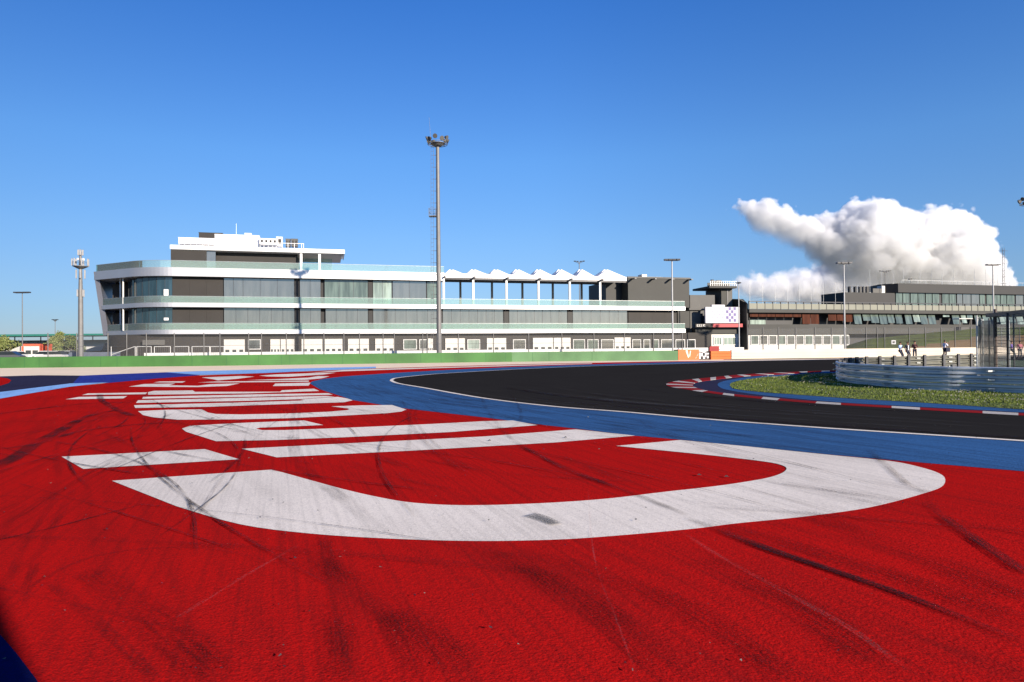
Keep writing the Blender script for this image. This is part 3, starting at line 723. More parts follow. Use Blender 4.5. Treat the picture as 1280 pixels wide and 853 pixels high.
b = MB(); 
for px in (353, 360, 368, 377, 379.5):
    u = A.u(px, 6.2, 305); b.box(u - .04, u + .04, 6.15, 6.25, zp1 + .003, zp1 + 1.3, M_facade)
b.box(A.u(324, 6.2, 305), A.u(380, 6.2, 305), 6.17, 6.23, zp1 + 1.2, zp1 + 1.28, M_facade); b.build('roof_railing', mainb)
b = MB(); u = A.u(293, 9.5, 290); b.tube((u, 12.5, zp1), (u, 12.5, zp1 + 5.8), .04, .02, M_steel, 5); b.build('aerial', mainb)
# ground floor doors and windows
gz = A.z(300, 424.5, 1.2)
for p0, p1 in ((280, 306), (338, 350), (351, 368), (377, 403), (406, 428), (435, 461), (469, 493), (535, 541), (556.5, 581), (608.5, 632.5), (666, 691), (692, 713), (768, 788)):
    u0, u1 = A.u(p0, 1.2, 432), A.u(p1, 1.2, 432); b = MB(); b.box(u0, u1, 1.05, 1.28, .02, gz, M_door)
    o = b.build('garage_door', mainb)
    n = 3
    for k in range(n):
        a = u0 + (u1 - u0) * (k + .22) / n; c = u0 + (u1 - u0) * (k + .78) / n; b = MB(); b.box(a, c, 1.02, 1.048, 1.0, 1.45, M_wdark); b.build('window', o)
def framed(F, par, px0, px1, py0, py1, v, m=None, bars=1, d=.14, fw=.13):
    u0, z1 = F.uz(px0, py0, v); u1, z0 = F.uz(px1, py1, v); z0 = max(z0, .3)
    b = MB(); 
    b.box(u0, u1, v - d, v - .01, z1 - fw, z1, M_frame); b.box(u0, u1, v - d, v - .01, z0, z0 + fw, M_frame)
    b.box(u0, u0 + fw, v - d, v - .01, z0 + fw, z1 - fw, M_frame); b.box(u1 - fw, u1, v - d, v - .01, z0 + fw, z1 - fw, M_frame)
    for k in range(1, bars + 1):
        u = u0 + (u1 - u0) * k / (bars + 1); b.box(u - .05, u + .05, v - d + .02, v - .01, z0 + fw, z1 - fw, M_frame)
    o = b.build('window', par); b = MB(); b.box(u0 + fw, u1 - fw, v - .05, v - .02, z0 + fw, z1 - fw, m or M_wdark); b.build('pane', o)
for p0, p1, mm in ((310, 326, M_wdark), (504, 521, M_wing), (524, 534, M_wdark), (584, 600, M_winl), (641, 657, M_wdark), (716, 731, M_wing), (734, 748, M_wing), (751, 767, M_wdark), (790, 801, M_wdark), (804, 812.5, M_wdark), (816, 823.5, M_wing), (826, 841, M_wdark), (844, 856, M_wdark), (858.5, 869, M_wdark)):
    framed(A, mainb, p0, p1, 424.5, 437, 1.28, mm, 0)
b = MB(); b.box(A.u(178, 1.2), A.u(206, 1.2), 1.2, 1.26, 2.4, 3.3, M_greyl); b.build('vent_panel', mainb)

# ---------------- link building, tower, low building with the screen
B = Frame(862, 150, 935, 152.5)
lb = empty('link_building', B.o, B.a, 'dark grey linking building between the white pit building and the tower', 'building')
b = MB(); b.box(B.u(863, 2), B.u(876, 2), 2, 12, 4.2, B.z(870, 369, 2), M_greyl); b.box(B.u(876, 4), B.u(894, 4), 4, 12, 4.2, B.z(880, 369, 4), M_black)  # black part stands in for a side face in shade
b.box(B.u(861, 5), B.u(889, 5), 5, 14, 0, 4.15, M_black); b.box(B.u(862, 1.4), B.u(884, 1.4), 1.4, 5, B.z(870, 388, 2), B.z(870, 385.5, 2), M_greyl); b.build('wall', lb)
b = MB(); b.box(B.u(864.5, 1.8, 402), B.u(866.5, 1.8, 402), 4.7, 4.9, B.z(865, 404, 1.8), B.z(865, 400, 1.8), M_door); b.build('lamp', lb)
tw = empty('control_tower', B.o + B.U * B.u(903, 3), B.a, 'square grey control tower with overhanging railed platform behind the chequered screen', 'tower')
tx = B.u(903, 3)
def T(px): return B.u(px, 3, 380) - tx
b = MB(); b.box(T(901.2), T(915.5), 3, 10.5, 0, B.z(900, 361, 3), M_greyl); b.build('shaft', tw)
b = MB(); b.box(T(901.4), T(908.2), 2.85, 2.995, 6, B.z(900, 362, 3), M_grey); b.box(T(908.5), T(909.6), 2.80, 2.849, 6, B.z(900, 362, 3), M_mull); b.build('wall_panel', tw)
b = MB(); zp = B.z(900, 361, 3); b.box(T(883), T(917), 1.4, 10, zp, zp + .45, M_grey); b.build('platform', tw)
b = MB()
for k in range(13):
    x = T(884.5) + (T(916.5) - T(884.5)) * k / 12; b.box(x - .04, x + .04, 1.5, 1.58, zp + .45, zp + 1.55, M_steel)
for zz in (1.0, 1.52): b.box(T(884.5), T(916.5), 1.5, 1.56, zp + zz, zp + zz + .05, M_steel)
b.box(T(886), T(914), 3.5, 3.6, zp + .45, zp + 1.35, M_greyl)
b.box(T(884.5), T(900), 1.6, 1.65, zp + .45, zp + 1.4, M_greyl)
b.build('railing', tw)
b = MB(); b.tube((T(893), 4, zp + .4), (T(893), 4, zp + 2.1), .5, .4, M_black); b.tube((T(896), 5, zp + .4), (T(896), 5, zp + 2.2), .35, .35, M_black); b.box(T(899), T(905), 4, 6, zp + .4, zp + 2.0, M_greyl); b.build('roof_unit', tw)
# low garage with dark fascia
sg = empty('garage_block', B.o, B.a, 'low white garage block with grey fascia below the chequered screen', 'building')
zf0, zf1 = B.z(900, 417.3), B.z(900, 409.8)
b = MB(); b.box(B.u(869.5), B.u(935), 0, 9, zf0, zf1, M_grey); b.build('fascia', sg)
b = MB(); b.box(B.u(870), B.u(934.5), .4, 8.8, 0, zf0 - .003, M_door); b.build('wall', sg)
for p0, p1 in ((873.5, 887), (892, 902), (904, 920), (921.5, 933)):
    framed(B, sg, p0, p1, 421.5, 431.5, .4, M_winl, 2)
# screen
sc = empty('video_screen', B.o + B.U * B.u(903, -1), B.a, 'white video screen showing a fading purple and white chequered pattern', 'screen')
def S_(px): return B.u(px, -1, 395) - B.u(903, -1)
z0, z1 = B.z(900, 404, -1), B.z(900, 384, -1)
M_scr = mat('screen_white', (.58, .56, .60), .5, var=.02); M_chq = mat('screen_purple', (.10, .075, .24), .5, var=.1); M_chl = mat('screen_lilac', (.36, .32, .47), .5, var=.1)
M_pink = mat('screen_edge', (.75, .62, .68), .5)
b = MB(); b.box(S_(882), S_(924.5), -1, -.4, z0, z1, M_scr); b.box(S_(890), S_(906), -1, -.4, z1, z1 + .5, M_scr); b.build('screen_panel', sc)
b = MB()
for i in range(10):
    for j in range(5):
        if (i + j) % 2:
            a = S_(889 + i * 3.1); c = S_(892.1 + i * 3.1); e = z0 + .25 + (z1 - z0 - .3) * j / 5; f = e + (z1 - z0 - .3) / 5
            m = M_chq if i >= 6 else M_chl; q = .0 if i >= 6 else .12
            b.box(a + q, c - q, -1.02, -1.003, e + q, f - q, m)
b.build('chequered_pattern', sc)
b = MB(); b.box(S_(883), S_(924), -.35, 1.2, zf1 + .01, z0 - .01, M_mull)
b.build('support_frame', sc)
ad = empty('advertising_board', B.o + B.U * B.u(903, -1.3), B.a, 'narrow grey and red advertising strip with white marks under the screen', 'sign')
M_redb = mat('sign_red', (.42, .02, .03), .5)
def S2(px): return B.u(px, -1.3, 407) - B.u(903, -1.3)
za_, zb_ = B.z(900, 409.2, -1.3), B.z(900, 404.9, -1.3)
b = MB(); b.box(S2(869.5), S2(891), -1.3, -1.0, za_, zb_, M_dark); b.box(S2(891.1), S2(928.5), -1.3, -1.0, za_, zb_, M_redb); b.build('board', ad)
b = MB(); h = zb_ - za_
for px, wd in ((871, 2.2), (874, 1.6), (876.5, 1.2), (878.8, 2.6)):
    a = S2(px); c = S2(px + wd); b.box(a, c, -1.32, -1.303, za_ + h * .2, za_ + h * .4, M_door); b.box(a, a + (c - a) * .35, -1.32, -1.303, za_ + h * .4, za_ + h * .8, M_door)
    b.box(a + (c - a) * .35, c, -1.32, -1.303, za_ + h * .65, za_ + h * .8, M_door)
b.build('lettering', ad)

# ---------------- right hand pit building with the control room
D = Frame(930, 150, 1270, 173)
pb = empty('grandstand_building', D.o, D.a, 'long low dark building with a row of tilted green windows and pale roof parapet', 'building')
uE = D.u(1330)
u0 = D.u(935)
zpa, zpb = D.z(1000, 387.2), D.z(1000, 378.6)
ze = D.z(1000, 391.4); zw1 = D.z(1000, 391.6); zw0 = D.z(1000, 405.8)
b = MB(); b.box(u0, uE, -.6, 14, ze, zpa, M_grey); b.build('eave', pb)
M_par = mat('pale_parapet', (.22, .22, .175), .7, var=.1, scale=.2)
b = MB(); x = u0
while x < uE:
    b.box(x + .06, min(x + 2.0, uE), -.5, -.35, zpa + .05, zpb - .3, M_par); b.box(x - .05, x + .05, -.58, -.3, zpa + .003, zpb + .05, M_mull); x += 2.06
b.box(u0, uE, -.62, -.25, zpb + .05, zpb + .22, M_mull); b.build('parapet', pb)
b = MB(); b.box(u0 + .2, uE, 2.2, 13.5, 0, ze - .003, M_black); b.build('interior_wall', pb)
b = MB(); b.box(u0, uE, -.2, 2.195, D.z(1000, 418, 0), zw0, M_grey); b.build('lower_wall', pb)
b = MB(); b.box(u0 + .1, D.u(1062), .3, 2.1, 0, D.z(1000, 418, 0) - .003, M_door); b.build('ground_floor_wall', pb)
# brown blinds (left), green tilted panes (right)
def pane(px0, px1, m, tilt, ztop=None, zbot=None):
    a, c = D.u(px0, 0, 398), D.u(px1, 0, 398); t = ztop or zw1; bt = zbot or zw0
    b = MB(); P = [(a, .3, t - .08), (c, .3, t - .08), (c - tilt * .5, .3 - tilt, bt + .1), (a - tilt * .5, .3 - tilt, bt + .1)]
    Q = [(p[0], p[1] + .06, p[2]) for p in P]
    b.hull(P + Q, [(0, 1, 2, 3), (7, 6, 5, 4), (0, 4, 5, 1), (1, 5, 6, 2), (2, 6, 7, 3), (3, 7, 4, 0)], m)
    b.build('window', pb)
rw = random.Random(3)
H = zw1 - zw0
for k in range(6): pane(938.5 + k * 10.8, 938.5 + k * 10.8 + 10.2, M_brown, .05, None, zw0 + H * .62)
pane(1004, 1014, M_brown, .3); pane(1014.6, 1024.6, M_brown, .3)
for px in (1036.5, 1047.5): pane(px, px + 10, M_brown, .2, None, zw0 + H * .3)
pane(1058.4, 1066.5, M_brown, .2, None, zw0 + H * .2)
gl_ = [(1068, 1077, 1), (1079, 1088, .7), (1089, 1098.5, .9), (1100, 1109, 1), (1110, 1118, .9), (1120, 1128, .95), (1132, 1140, 1), (1142, 1150, .8), (1151, 1159, 1), (1161, 1169.5, 1), (1180, 1188, .3), (1191, 1200, 1), (1202, 1208, .9), (1210, 1217, .5), (1219, 1227, 1), (1229, 1238, 1), (1240, 1248, .8), (1250, 1258, 1), (1261, 1269, .9), (1271, 1279, 1)]
for a, c, f in gl_: pane(a, c, M_wing if rw.random() < .7 else M_winl, .9 if f > .5 else .1, None, zw1 - H * f)
b = MB(); b.box(D.u(938, 2, 401), D.u(957, 2, 401), 2.05, 2.18, zw0 + .1, zw0 + H * .45, M_winl); b.build('window', pb)
for k in range(11): framed(D, pb, 938 + k * 11.3, 948 + k * 11.3, 419.5, 431, .28, M_wdark if k % 3 else M_wing, 0)
# upper control room
zu0 = zpa; v = 6
b = MB(); b.box(D.u(1057, v), D.u(1119, v), v, v + 8, zu0, D.z(1085, 366, v), M_darker); b.build('plant_room', pb)
b = MB(); b.box(D.u(1119.3, v), uE, v + .3, v + 9, zu0, D.z(1160, 366.5, v), M_black); b.build('control_room_wall', pb)
zc0, zc1 = D.z(1160, 366.6, v), D.z(1160, 355.5, v)
b = MB(); b.prism([(D.u(1121, v), v - .6), (uE, v - .6), (uE, v + 10), (D.u(1084, v + 10), v + 10), (D.u(1112, v), v + 3)], zc0, zc1, M_darker); b.build('control_room_roof', pb)
b = MB(); b.box(D.u(1126, v), uE, v - .55, v - .5, zc1 + .8, zc1 + .88, M_steel)
for k in range(16): u = D.u(1126 + k * 10, v); b.box(u - .03, u + .03, v - .55, v - .49, zc1, zc1 + .85, M_steel)
b.build('roof_railing', pb)
for i, (a, c) in enumerate(((1121, 1129), (1130, 1138), (1139.5, 1148), (1149, 1157), (1158.5, 1166), (1167, 1175), (1179, 1187), (1188, 1196), (1197.5, 1204), (1205, 1214.5), (1215.5, 1225), (1226, 1232), (1234.5, 1242), (1243, 1251), (1252, 1259), (1260, 1269), (1271, 1280), (1281, 1292))):
    b = MB(); m = M_wing if i not in (8, 9, 10, 16, 17) else M_win
    b.box(D.u(a, v), D.u(c, v), v + .1, v + .28, zu0 + .2, zc0 - .1, m); b.build('window', pb)
for px in (1062.5, 1069.5, 1075.5, 1080, 1084.5):
    u = D.u(px, v + 2); b = MB(); zt = D.z(px, 358.5, v + 2); b.tube((u, v + 2, D.z(px, 366, v)), (u, v + 2, zt), .38, .38, M_greyl if px > 1073 else M_black, 10); b.build('vent_pipe', pb)
for px0, px1, m in ((1090, 1101, M_greyl), (1101, 1105, M_door)):
    b = MB(); b.box(D.u(px0, v + 2), D.u(px1, v + 2), v + 1.5, v + 3, D.z(1090, 366, v), D.z(1090, 357.5 if px0 > 1095 else 361, v + 2), m); b.build('roof_unit', pb)
# sloping end wall at the left end, its shade put into the dark colour
prof_ = [(-.1, 0), (-.1, D.z(936, 380)), (1.6, D.z(933, 373.5)), (8, D.z(920, 373, 6)), (11.8, D.z(914, 381, 10)), (11.8, 0)]
b = MB(); n = len(prof_); P_ = [(u0 - .32, v_, z_) for v_, z_ in prof_] + [(u0 - .003, v_, z_) for v_, z_ in prof_]
b.hull(P_, [(i_, (i_ + 1) % n, n + (i_ + 1) % n, n + i_) for i_ in range(n)] + [tuple(range(n))[::-1], tuple(range(n, 2 * n))], M_darker); b.build('end_wall', pb)
b = MB(); b.tube((D.u(927), .8, D.z(927, 373.5)), (D.u(936.8), .8, D.z(936.8, 379)), .12, .12, M_greyl); b.tube((D.u(936.8), .8, D.z(936.8, 379)), (D.u(937.3), .8, D.z(937.3, 388)), .12, .12, M_greyl); b.build('handrail', pb)
# thin masts on the roof
masts = [937, 953, 969, 984, 999, 1013.7, 1029, 1044, 1087, 1102, 1116, 1129, 1150, 1164.6, 1177.5, 1192, 1203.5, 1218, 1232, 1247, 1262]
ORD = 'first second third fourth fifth sixth seventh eighth ninth tenth eleventh twelfth thirteenth fourteenth fifteenth sixteenth seventeenth eighteenth nineteenth twentieth twenty-first'.split()
for i, px in enumerate(masts):
    hi = px > 1080; vv = 7 if hi else 3
    base = (zc1 if px > 1112 else D.z(px, 366, 6)) if hi else zpa; py = 337 if hi else 353
    u, zt = D.uz(px, py, vv); p = D.o + D.U * u + D.V * vv
    b = MB(); b.tube((0, 0, 0), (0, 0, zt - base), .045, .03, M_steel, 5); b.box(-.12, .12, -.12, .12, 0, .15, M_steel)
    b.build('flagpole', None); o = bpy.data.objects[-1] if False else COL.objects[-1]
    o.location = (p.x, p.y, base)
    tag(o, 'thin steel mast on the dark roof, %s from the left end of the row' % ORD[i], 'mast', 'thin masts on the building roof')

# ================================================================== BARRIERS
M_green = mat('green_barrier', (0.045, 0.145, 0.032), .7, var=.25, scale=.35)
M_cream = mat('cream_barrier', (0.60, 0.51, 0.40), .6, var=.08, scale=.3)
M_orange = mat('orange_barrier', (0.62, 0.105, 0.008), .5, var=.08, scale=.5)
M_tape = mat('barrier_marking', (0.75, 0.66, 0.58), .5)
def path_px(pts, n=5): return [Vector((p.x, p.y)) for p in spline([G(*q) for q in pts], n)]
pg = path_px([p for p in wall_foot if p[0] <= 640] + [(740, 451.6), (847.5, 450.6)])
M_green2 = mat('faded_green_barrier', (0.09, 0.19, 0.08), .7, var=.2, scale=.5); M_seam = mat('barrier_seam', (0.02, 0.10, 0.03), .6)
cut = next(i for i, q in enumerate(pg) if q.x > G(640, 452.6).x - 1)
b = MB(); b.wall(pg[:cut + 1], 0, .8, 0, .98, M_green); b.wall(pg[cut:], 0, .8, 0, .98, M_green2)
for i in range(len(pg) - 1):
    a, c = pg[i], pg[i + 1]; d = (c - a).normalized(); s_ = 0
    while s_ < (c - a).length - .1:
        if random.random() < .5: q = a + d * s_; b.wall([q, q + d * .03], -.006, -.002, .03, .95, M_seam)
        s_ += 2.0
gw = b.build('tyre_barrier'); tag(gw, 'long green faced tyre barrier curving round the outside of the run-off', 'barrier')
po = path_px([(848, 450.55), (874, 450.1)], 2)
b = MB(); b.wall(po, 0, .8, 0, 1.08, M_orange); o1 = b.build('orange_barrier'); tag(o1, 'orange barrier block with slanting pale marks at the end of the green wall', 'barrier', 'orange barrier blocks')
b = MB(); fo = Frame(848, po[0].y, 874, po[-1].y); 
o1d = (po[-1] - po[0]).normalized(); L0 = (po[-1] - po[0]).length
def op(t, z, off=-.01): 
    q = po[0] + o1d * L0 * t; return (q.x + o1d.y * .012, q.y - o1d.x * .012, z)
for q in ([(.34, 1.0), (.44, 1.0), (.50, .25), (.46, .25)], [(.52, .4), (.56, .95), (.60, .95), (.55, .3)], [(.97, .75), (.85, .2), (.8, .1), (.93, .5)]): b.face([op(*t) for t in q], M_tape)
b.build('marking', o1)
po2 = path_px([(889, 449.9), (913.5, 449.4)], 2)
b = MB(); 
for k in range(3): b.wall(po2, 0 + .0, .7, k * .31, k * .31 + .27, M_orange)
b.wall(po2, .06, .64, .02, .88, mat('orange_shade', (.6, .12, .02), .6)); o2 = b.build('orange_barrier'); tag(o2, 'orange three rail barrier block beside the white wall', 'barrier', 'orange barrier blocks')
# gap: white and black gate between the orange blocks
gp = G(881, 450); M_wh = mat('gate_white', (.75, .74, .74), .5)
gate = empty('marshal_gate', gp, 0, 'black and white gate closing the gap between two orange blocks', 'gate')
b = MB(); b.box(-.6, .6, .3, .4, .0, .85, M_black); b.build('board', gate)
b = MB()
for (x, z, w_, h_) in ((-.5, .1, .16, .65), (-.28, .35, .14, .45), (-.1, .1, .2, .3), (.1, .3, .14, .5), (.3, .15, .18, .25), (.2, .55, .3, .15), (-.3, .72, .5, .1)): b.box(x, x + w_, .27, .297, z, z + h_, M_wh)
b.build('white_marking', gate)
# red machine top behind the block
rp = W(892, 436, 79); b = MB(); M_rd = mat('red_machine_paint', (.34, .02, .02), .5)
tr_ = empty('red_cart', (rp.x, rp.y, 0), 0, 'small red cart with raised handle behind the orange blocks', 'cart')
b = MB(); b.box(-.55, .55, -.3, .3, .5, 1.32, M_rd); b.box(-.45, .6, -.32, .28, 1.323, 1.4, M_rd); b.build('body', tr_)
for x in (-.4, .4): b = MB(); b.tube((x, -.34, .28), (x, -.22, .28), .28, .28, M_black, 14); b.build('wheel', tr_)
b = MB(); b.tube((.5, 0, .9), (.95, 0, 1.15), .03, .03, M_black, 6); b.build('handle', tr_)
# white wall
pw_ = path_px([(914.5, 449.2), (1040, 447.6), (1220, 444.9), (1400, 442.5)])
b = MB(); b.wall(pw_, 0, .25, 0, .98, M_cream); ww = b.build('concrete_wall'); tag(ww, 'long cream concrete safety wall on the far side of the track', 'wall')
b = MB()
for z in (.28, .58): b.wall(pw_, -.03, -.003, z, z + .2, M_cream)
b.build('rail', ww)
M_base = mat('brown_base', (.26, .20, .12), .8, var=.3, scale=.5)
sheet('far_verge', [(905, 450.2), (1040, 448.6), (1220, 446.6), (1400, 444.6), (1400, 442.4), (1220, 444.6), (1040, 447.3), (905, 449.2)], M_base, 0.03)

# ---------------- guard rails of the island (galvanised, three beams)
M_rail = mat('galvanised_rail', (0.55, 0.58, 0.60), .42, .35, var=.2, scale=1.2, bump=.002, bscale=60)
M_bolt = mat('bolt_head', (.6, .6, .58), .3, .8)
M_rail2 = mat('dimmed_rail', (0.17, 0.165, 0.135), .6, .2, var=.3, scale=1.2)  # same steel as the front rail, darkened to offset direct sun
def guard(pts, name_lbl, group, ph=.80, side=-1, step=2.0, n=8, beams=3, front_posts=False):
    P = [Vector((p[0], p[1])) for p in spline([Vector((q[0], q[1], 0)) for q in pts], n)]
    root = empty('guard_rail', (0, 0, 0), 0, name_lbl, 'guard rail', group)
    bh = ph / beams
    for k in range(beams):
        b = MB(); z0 = .02 + k * bh
        prof = [(0, 0), (.045, .02), (.045, .07), (0, .10), (0, .14), (.045, .17), (.045, .22), (0, .24)]
        prof = [(o_ * side * 1.6, z * bh / .26) for o_, z in prof]
        m_ = len(P); L_ = []
        for i in range(m_):
            d = (P[min(m_ - 1, i + 1)] - P[max(0, i - 1)]).normalized(); L_.append(Vector((-d.y, d.x)))
        for i in range(m_ - 1):
            for j in range(len(prof) - 1):
                q = []
                for (ii, jj) in ((i, j), (i + 1, j), (i + 1, j + 1), (i, j + 1)):
                    p = P[ii] + L_[ii] * prof[jj][0]; q.append((p.x, p.y, z0 + prof[jj][1]))
                b.face(q, M_rail2 if front_posts else M_rail)
        # splice bolts
        acc = 0
        for i in range(1, m_):
            acc += (P[i] - P[i - 1]).length
            if acc > 3.2:
                acc = 0; p = P[i] + L_[i] * prof[1][0] * 1.2
                b.box(p.x - .10, p.x + .10, p.y - .05, p.y + .05, z0 + bh * .38, z0 + bh * .56, M_bolt)
        b.build('beam', root)
    acc = step
    for i in range(1, m_):
        seg = P[i] - P[i - 1]; acc += seg.length
        if acc >= step:
            acc = 0; p = P[i] - L_[i] * (.08 * side if not front_posts else -.14 * side)
            b = MB(); b.box(p.x - .06, p.x + .06, p.y - .06, p.y + .06, 0, ph + .06, M_mull); b.build('post', root)
    return root
def gxy(px, py): p = G(px, py); return (p.x, p.y)
front = [gxy(1420, 499), gxy(1340, 496.3), gxy(1280, 493.6), gxy(1227, 491.4), gxy(1180, 490), gxy(1134, 487.6), gxy(1090, 483.2), gxy(1062, 480), gxy(1049, 476.6), gxy(1047.5, 473.6), gxy(1052, 471.2)]
guard(front, 'grey three beam guard rail bulging round the grass island, seen from outside', 'guard rails of the island', .78, 1)
back = [gxy(1052.5, 471), gxy(1062, 468.6), gxy(1080, 466.6), gxy(1110, 464.6), gxy(1160, 462.3), gxy(1222, 459.0)]
guard(back, 'sunlit guard rail with dark posts on the far side of the island', 'guard rails of the island', .80, -1, 1.35, front_posts=True)
M_hedge = mat('island_inner_grass', (0.07, 0.095, 0.03), .9, var=.4, scale=1.5, bump=.05, bscale=12)
sheet('inner_grass', [tuple(q) for q in front[:9]] + [tuple(q) for q in back] + [gxy(1232, 452), gxy(1300, 450), (70, 72), (60, 20)], M_hedge, 0.038, True)

# ---------------- catch fence and shelter inside the island
def mesh_fence_mat(name, alpha, col):
    m = bpy.data.materials.new(name); m.use_nodes = True; n = m.node_tree; N = n.nodes; L = n.links
    out = N['Material Output']; b = N['Principled BSDF']; b.inputs['Base Color'].default_value = (*col, 1); b.inputs['Roughness'].default_value = .6
    b.inputs['Alpha'].default_value = alpha; MATS[name] = m; return m
M_net = mesh_fence_mat('grey_netting', .50, (.30, .31, .30))
M_wire = mesh_fence_mat('wire_mesh', .16, (.22, .23, .23))
M_wire2 = mesh_fence_mat('fine_wire_mesh', .11, (.12, .12, .12))
M_rust = mat('brown_post', (.10, .07, .06), .7)
cf = empty('catch_fence', (0, 0, 0), 0, 'tall catch fence with grey netting and brown posts behind the guard rail', 'fence')
def V3(px, py, Y): p = W(px, py, Y); return p
YF = 29
def seg(px0, Y0, px1, Y1, ztop, m, nw=9, name='netting'):
    a = W(px0, 450, Y0); c = W(px1, 450, Y1); a2 = Vector((a.x, a.y)); c2 = Vector((c.x, c.y))
    b = MB(); b.wall([a2, c2], 0, .01, .05, ztop, m); b.build(name, cf)
    b = MB()
    for k in range(nw):
        z = .1 + (ztop - .15) * k / (nw - 1); b.tube((a2.x, a2.y - .02, z), (c2.x, c2.y - .02, z - .02 * (k % 3)), .010, .010, M_black, 4, False)
    b.build('cable', cf)
ztf = V3(1230, 397, YF).z
seg(1221, 26.8, 1229, 31, ztf - .02, M_net); seg(1229, 31, 1244, 29, ztf - .08, M_net); seg(1244, 29, 1262, 27, ztf + .05, M_wire, 11); seg(1262, 27, 1340, 22, ztf, M_wire, 11)
seg(1225, 31.5, 1262, 33, ztf - .2, M_wire)
for px, Y, h_, m, r_ in ((1221.5, 26.8, ztf, M_steel, .03), (1225.5, 29, ztf, M_black, .02), (1229, 31, ztf, M_steel, .03), (1237, 30, ztf, M_greyl, .03), (1245, 29, ztf + .35, M_rust, .055), (1260, 27.2, ztf + .1, M_black, .045), (1262, 33, ztf, M_steel, .03), (1300, 24.5, ztf, M_rust, .05)):
    a = W(px, 450, Y); b = MB(); b.tube((a.x, a.y, 0), (a.x, a.y, h_), r_, r_, m, 8); b.build('post', cf)
sh = empty('shelter_canopy', (0, 0, 0), 0, 'low dark flat canopy on slim posts above the catch fence', 'shelter')
a = V3(1232, 396, 29.5); c = V3(1300, 390, 25.0)
d = (Vector((c.x, c.y)) - Vector((a.x, a.y))).normalized(); nrm = Vector((-d.y, d.x))
pts = [Vector((a.x, a.y)), Vector((c.x, c.y)), Vector((c.x, c.y)) + nrm * 2.4, Vector((a.x, a.y)) + nrm * 2.4]
b = MB(); b.prism([(p.x, p.y) for p in pts], a.z - .03, a.z + .13, M_black); b.build('roof', sh)
for t in (.12, .5, .95):
    for q in (.1, 2.2):
        p = pts[0].lerp(pts[1], t) + nrm * q; b = MB(); b.tube((p.x, p.y, 0), (p.x, p.y, a.z - .03), .03, .03, M_mull, 8); b.build('post', sh)

# ---------------- debris fence behind the far barriers
fposts = [60, 96, 135, 158.5, 183, 218, 255, 275, 311, 327, 358, 380, 405, 430, 449.5, 479, 493, 528.6, 534, 573, 617, 661, 702.5, 742.6, 780.5, 817, 853]
fposts2 = [935, 954, 973.5, 995, 1019, 1040, 1058, 1083, 1097, 1106, 1137, 1157, 1177, 1194, 1214, 1233, 1252, 1275]
M_fp = mat('fence_post', (.15, .145, .14), .5, .3)
def debris(posts, off, top, lbl, dark=False):
    root = empty('debris_fence', (0, 0, 0), 0, lbl, 'fence'); pp = []
    for px in posts:
        base = [q for q in wall_foot]; y = np.interp(px, [q[0] for q in base], [q[1] for q in base])
        g = G(px, float(y)); k = (g.y + off) / g.y; pp.append(Vector((g.x * k, g.y * k)))
    for i, p in enumerate(pp):
        zt = 1.5 + (HZ(posts[i]) - top) * p.y / FPX
        b = MB(); b.tube((p.x, p.y, 0), (p.x, p.y, zt), .05, .05, M_fp, 6); b.build('post', root)
    zt = 1.5 + (HZ(posts[len(posts) // 2]) - top) * pp[len(pp) // 2].y / FPX
    b = MB(); b.wall(pp, .06, .065, .1, zt - .15, M_wire2); b.build('mesh', root)
    b = MB()
    for z in (zt - .1, zt * .62):
        for i in range(len(pp) - 1): b.tube((pp[i].x, pp[i].y, z), (pp[i + 1].x, pp[i + 1].y, z), .012, .012, M_fp, 4, False)
    b.build('cable', root); return pp
debris(fposts, 2.5, 416.5, 'long steel mesh fence standing behind the green barrier')
pp2 = debris(fposts2, 3, 409, 'tall steel mesh fence standing behind the cream wall')
# small white notice on the fence
sp = W(1117, 428, 82); b = MB(); b.box(-.26, .26, -.02, .02, -.24, .24, M_facade); b.box(-.13, .13, -.03, -.022, -.12, .12, M_greyl); o = b.build('notice_board'); o.location = (sp.x, sp.y, sp.z)
tag(o, 'small square white notice hanging on the tall mesh fence', 'sign')
# pit lane wall, far
pl0 = [Vector((p.x, p.y)) for p in (W(180, 440, 96), W(560, 440, 104), W(930, 440, 114))]
b = MB(); b.wall(pl0, 0, .3, 0, 1.1, M_frame); plw = b.build('pit_wall'); tag(plw, 'low pale pit wall in front of the garage doors', 'wall')
# steel barrier frames by the left end of the building
fr = None
for i, (a, c) in enumerate(((139, 169), (171, 189), (193, 213), (217.5, 236), (240, 262), (263, 280))):
    p = W(a, 440, 97); q = W(c, 440, 97); wd = q.x - p.x; o = empty('crowd_barrier', (p.x, 97, 0), 0, 'pale steel crowd barrier frame, %s from the sloping one by the rounded end' % ['', 'first', 'second', 'third', 'fourth', 'fifth'][i], 'barrier', 'steel crowd barrier frames')
    zt = W(a, 433.5, 97).z; b = MB()
    if i == 0: b.tube((0, 0, .9), (wd, 0, zt), .05, .05, M_frame, 6); o['label'] = 'low steel barrier with a sloping top rail by the rounded end'; 
    else: b.tube((0, 0, zt), (wd, 0, zt), .05, .05, M_frame, 6)
    for x in (0, wd): b.tube((x, 0, 0), (x, 0, zt), .05, .05, M_frame, 6)
    for k in range(1, 8): b.tube((wd * k / 8, 0, .2), (wd * k / 8, 0, zt - .05 if i else .9), .012, .012, M_fp, 4)
    b.tube((0, 0, .3), (wd, 0, .3), .03, .03, M_frame, 6); b.build('frame', o)

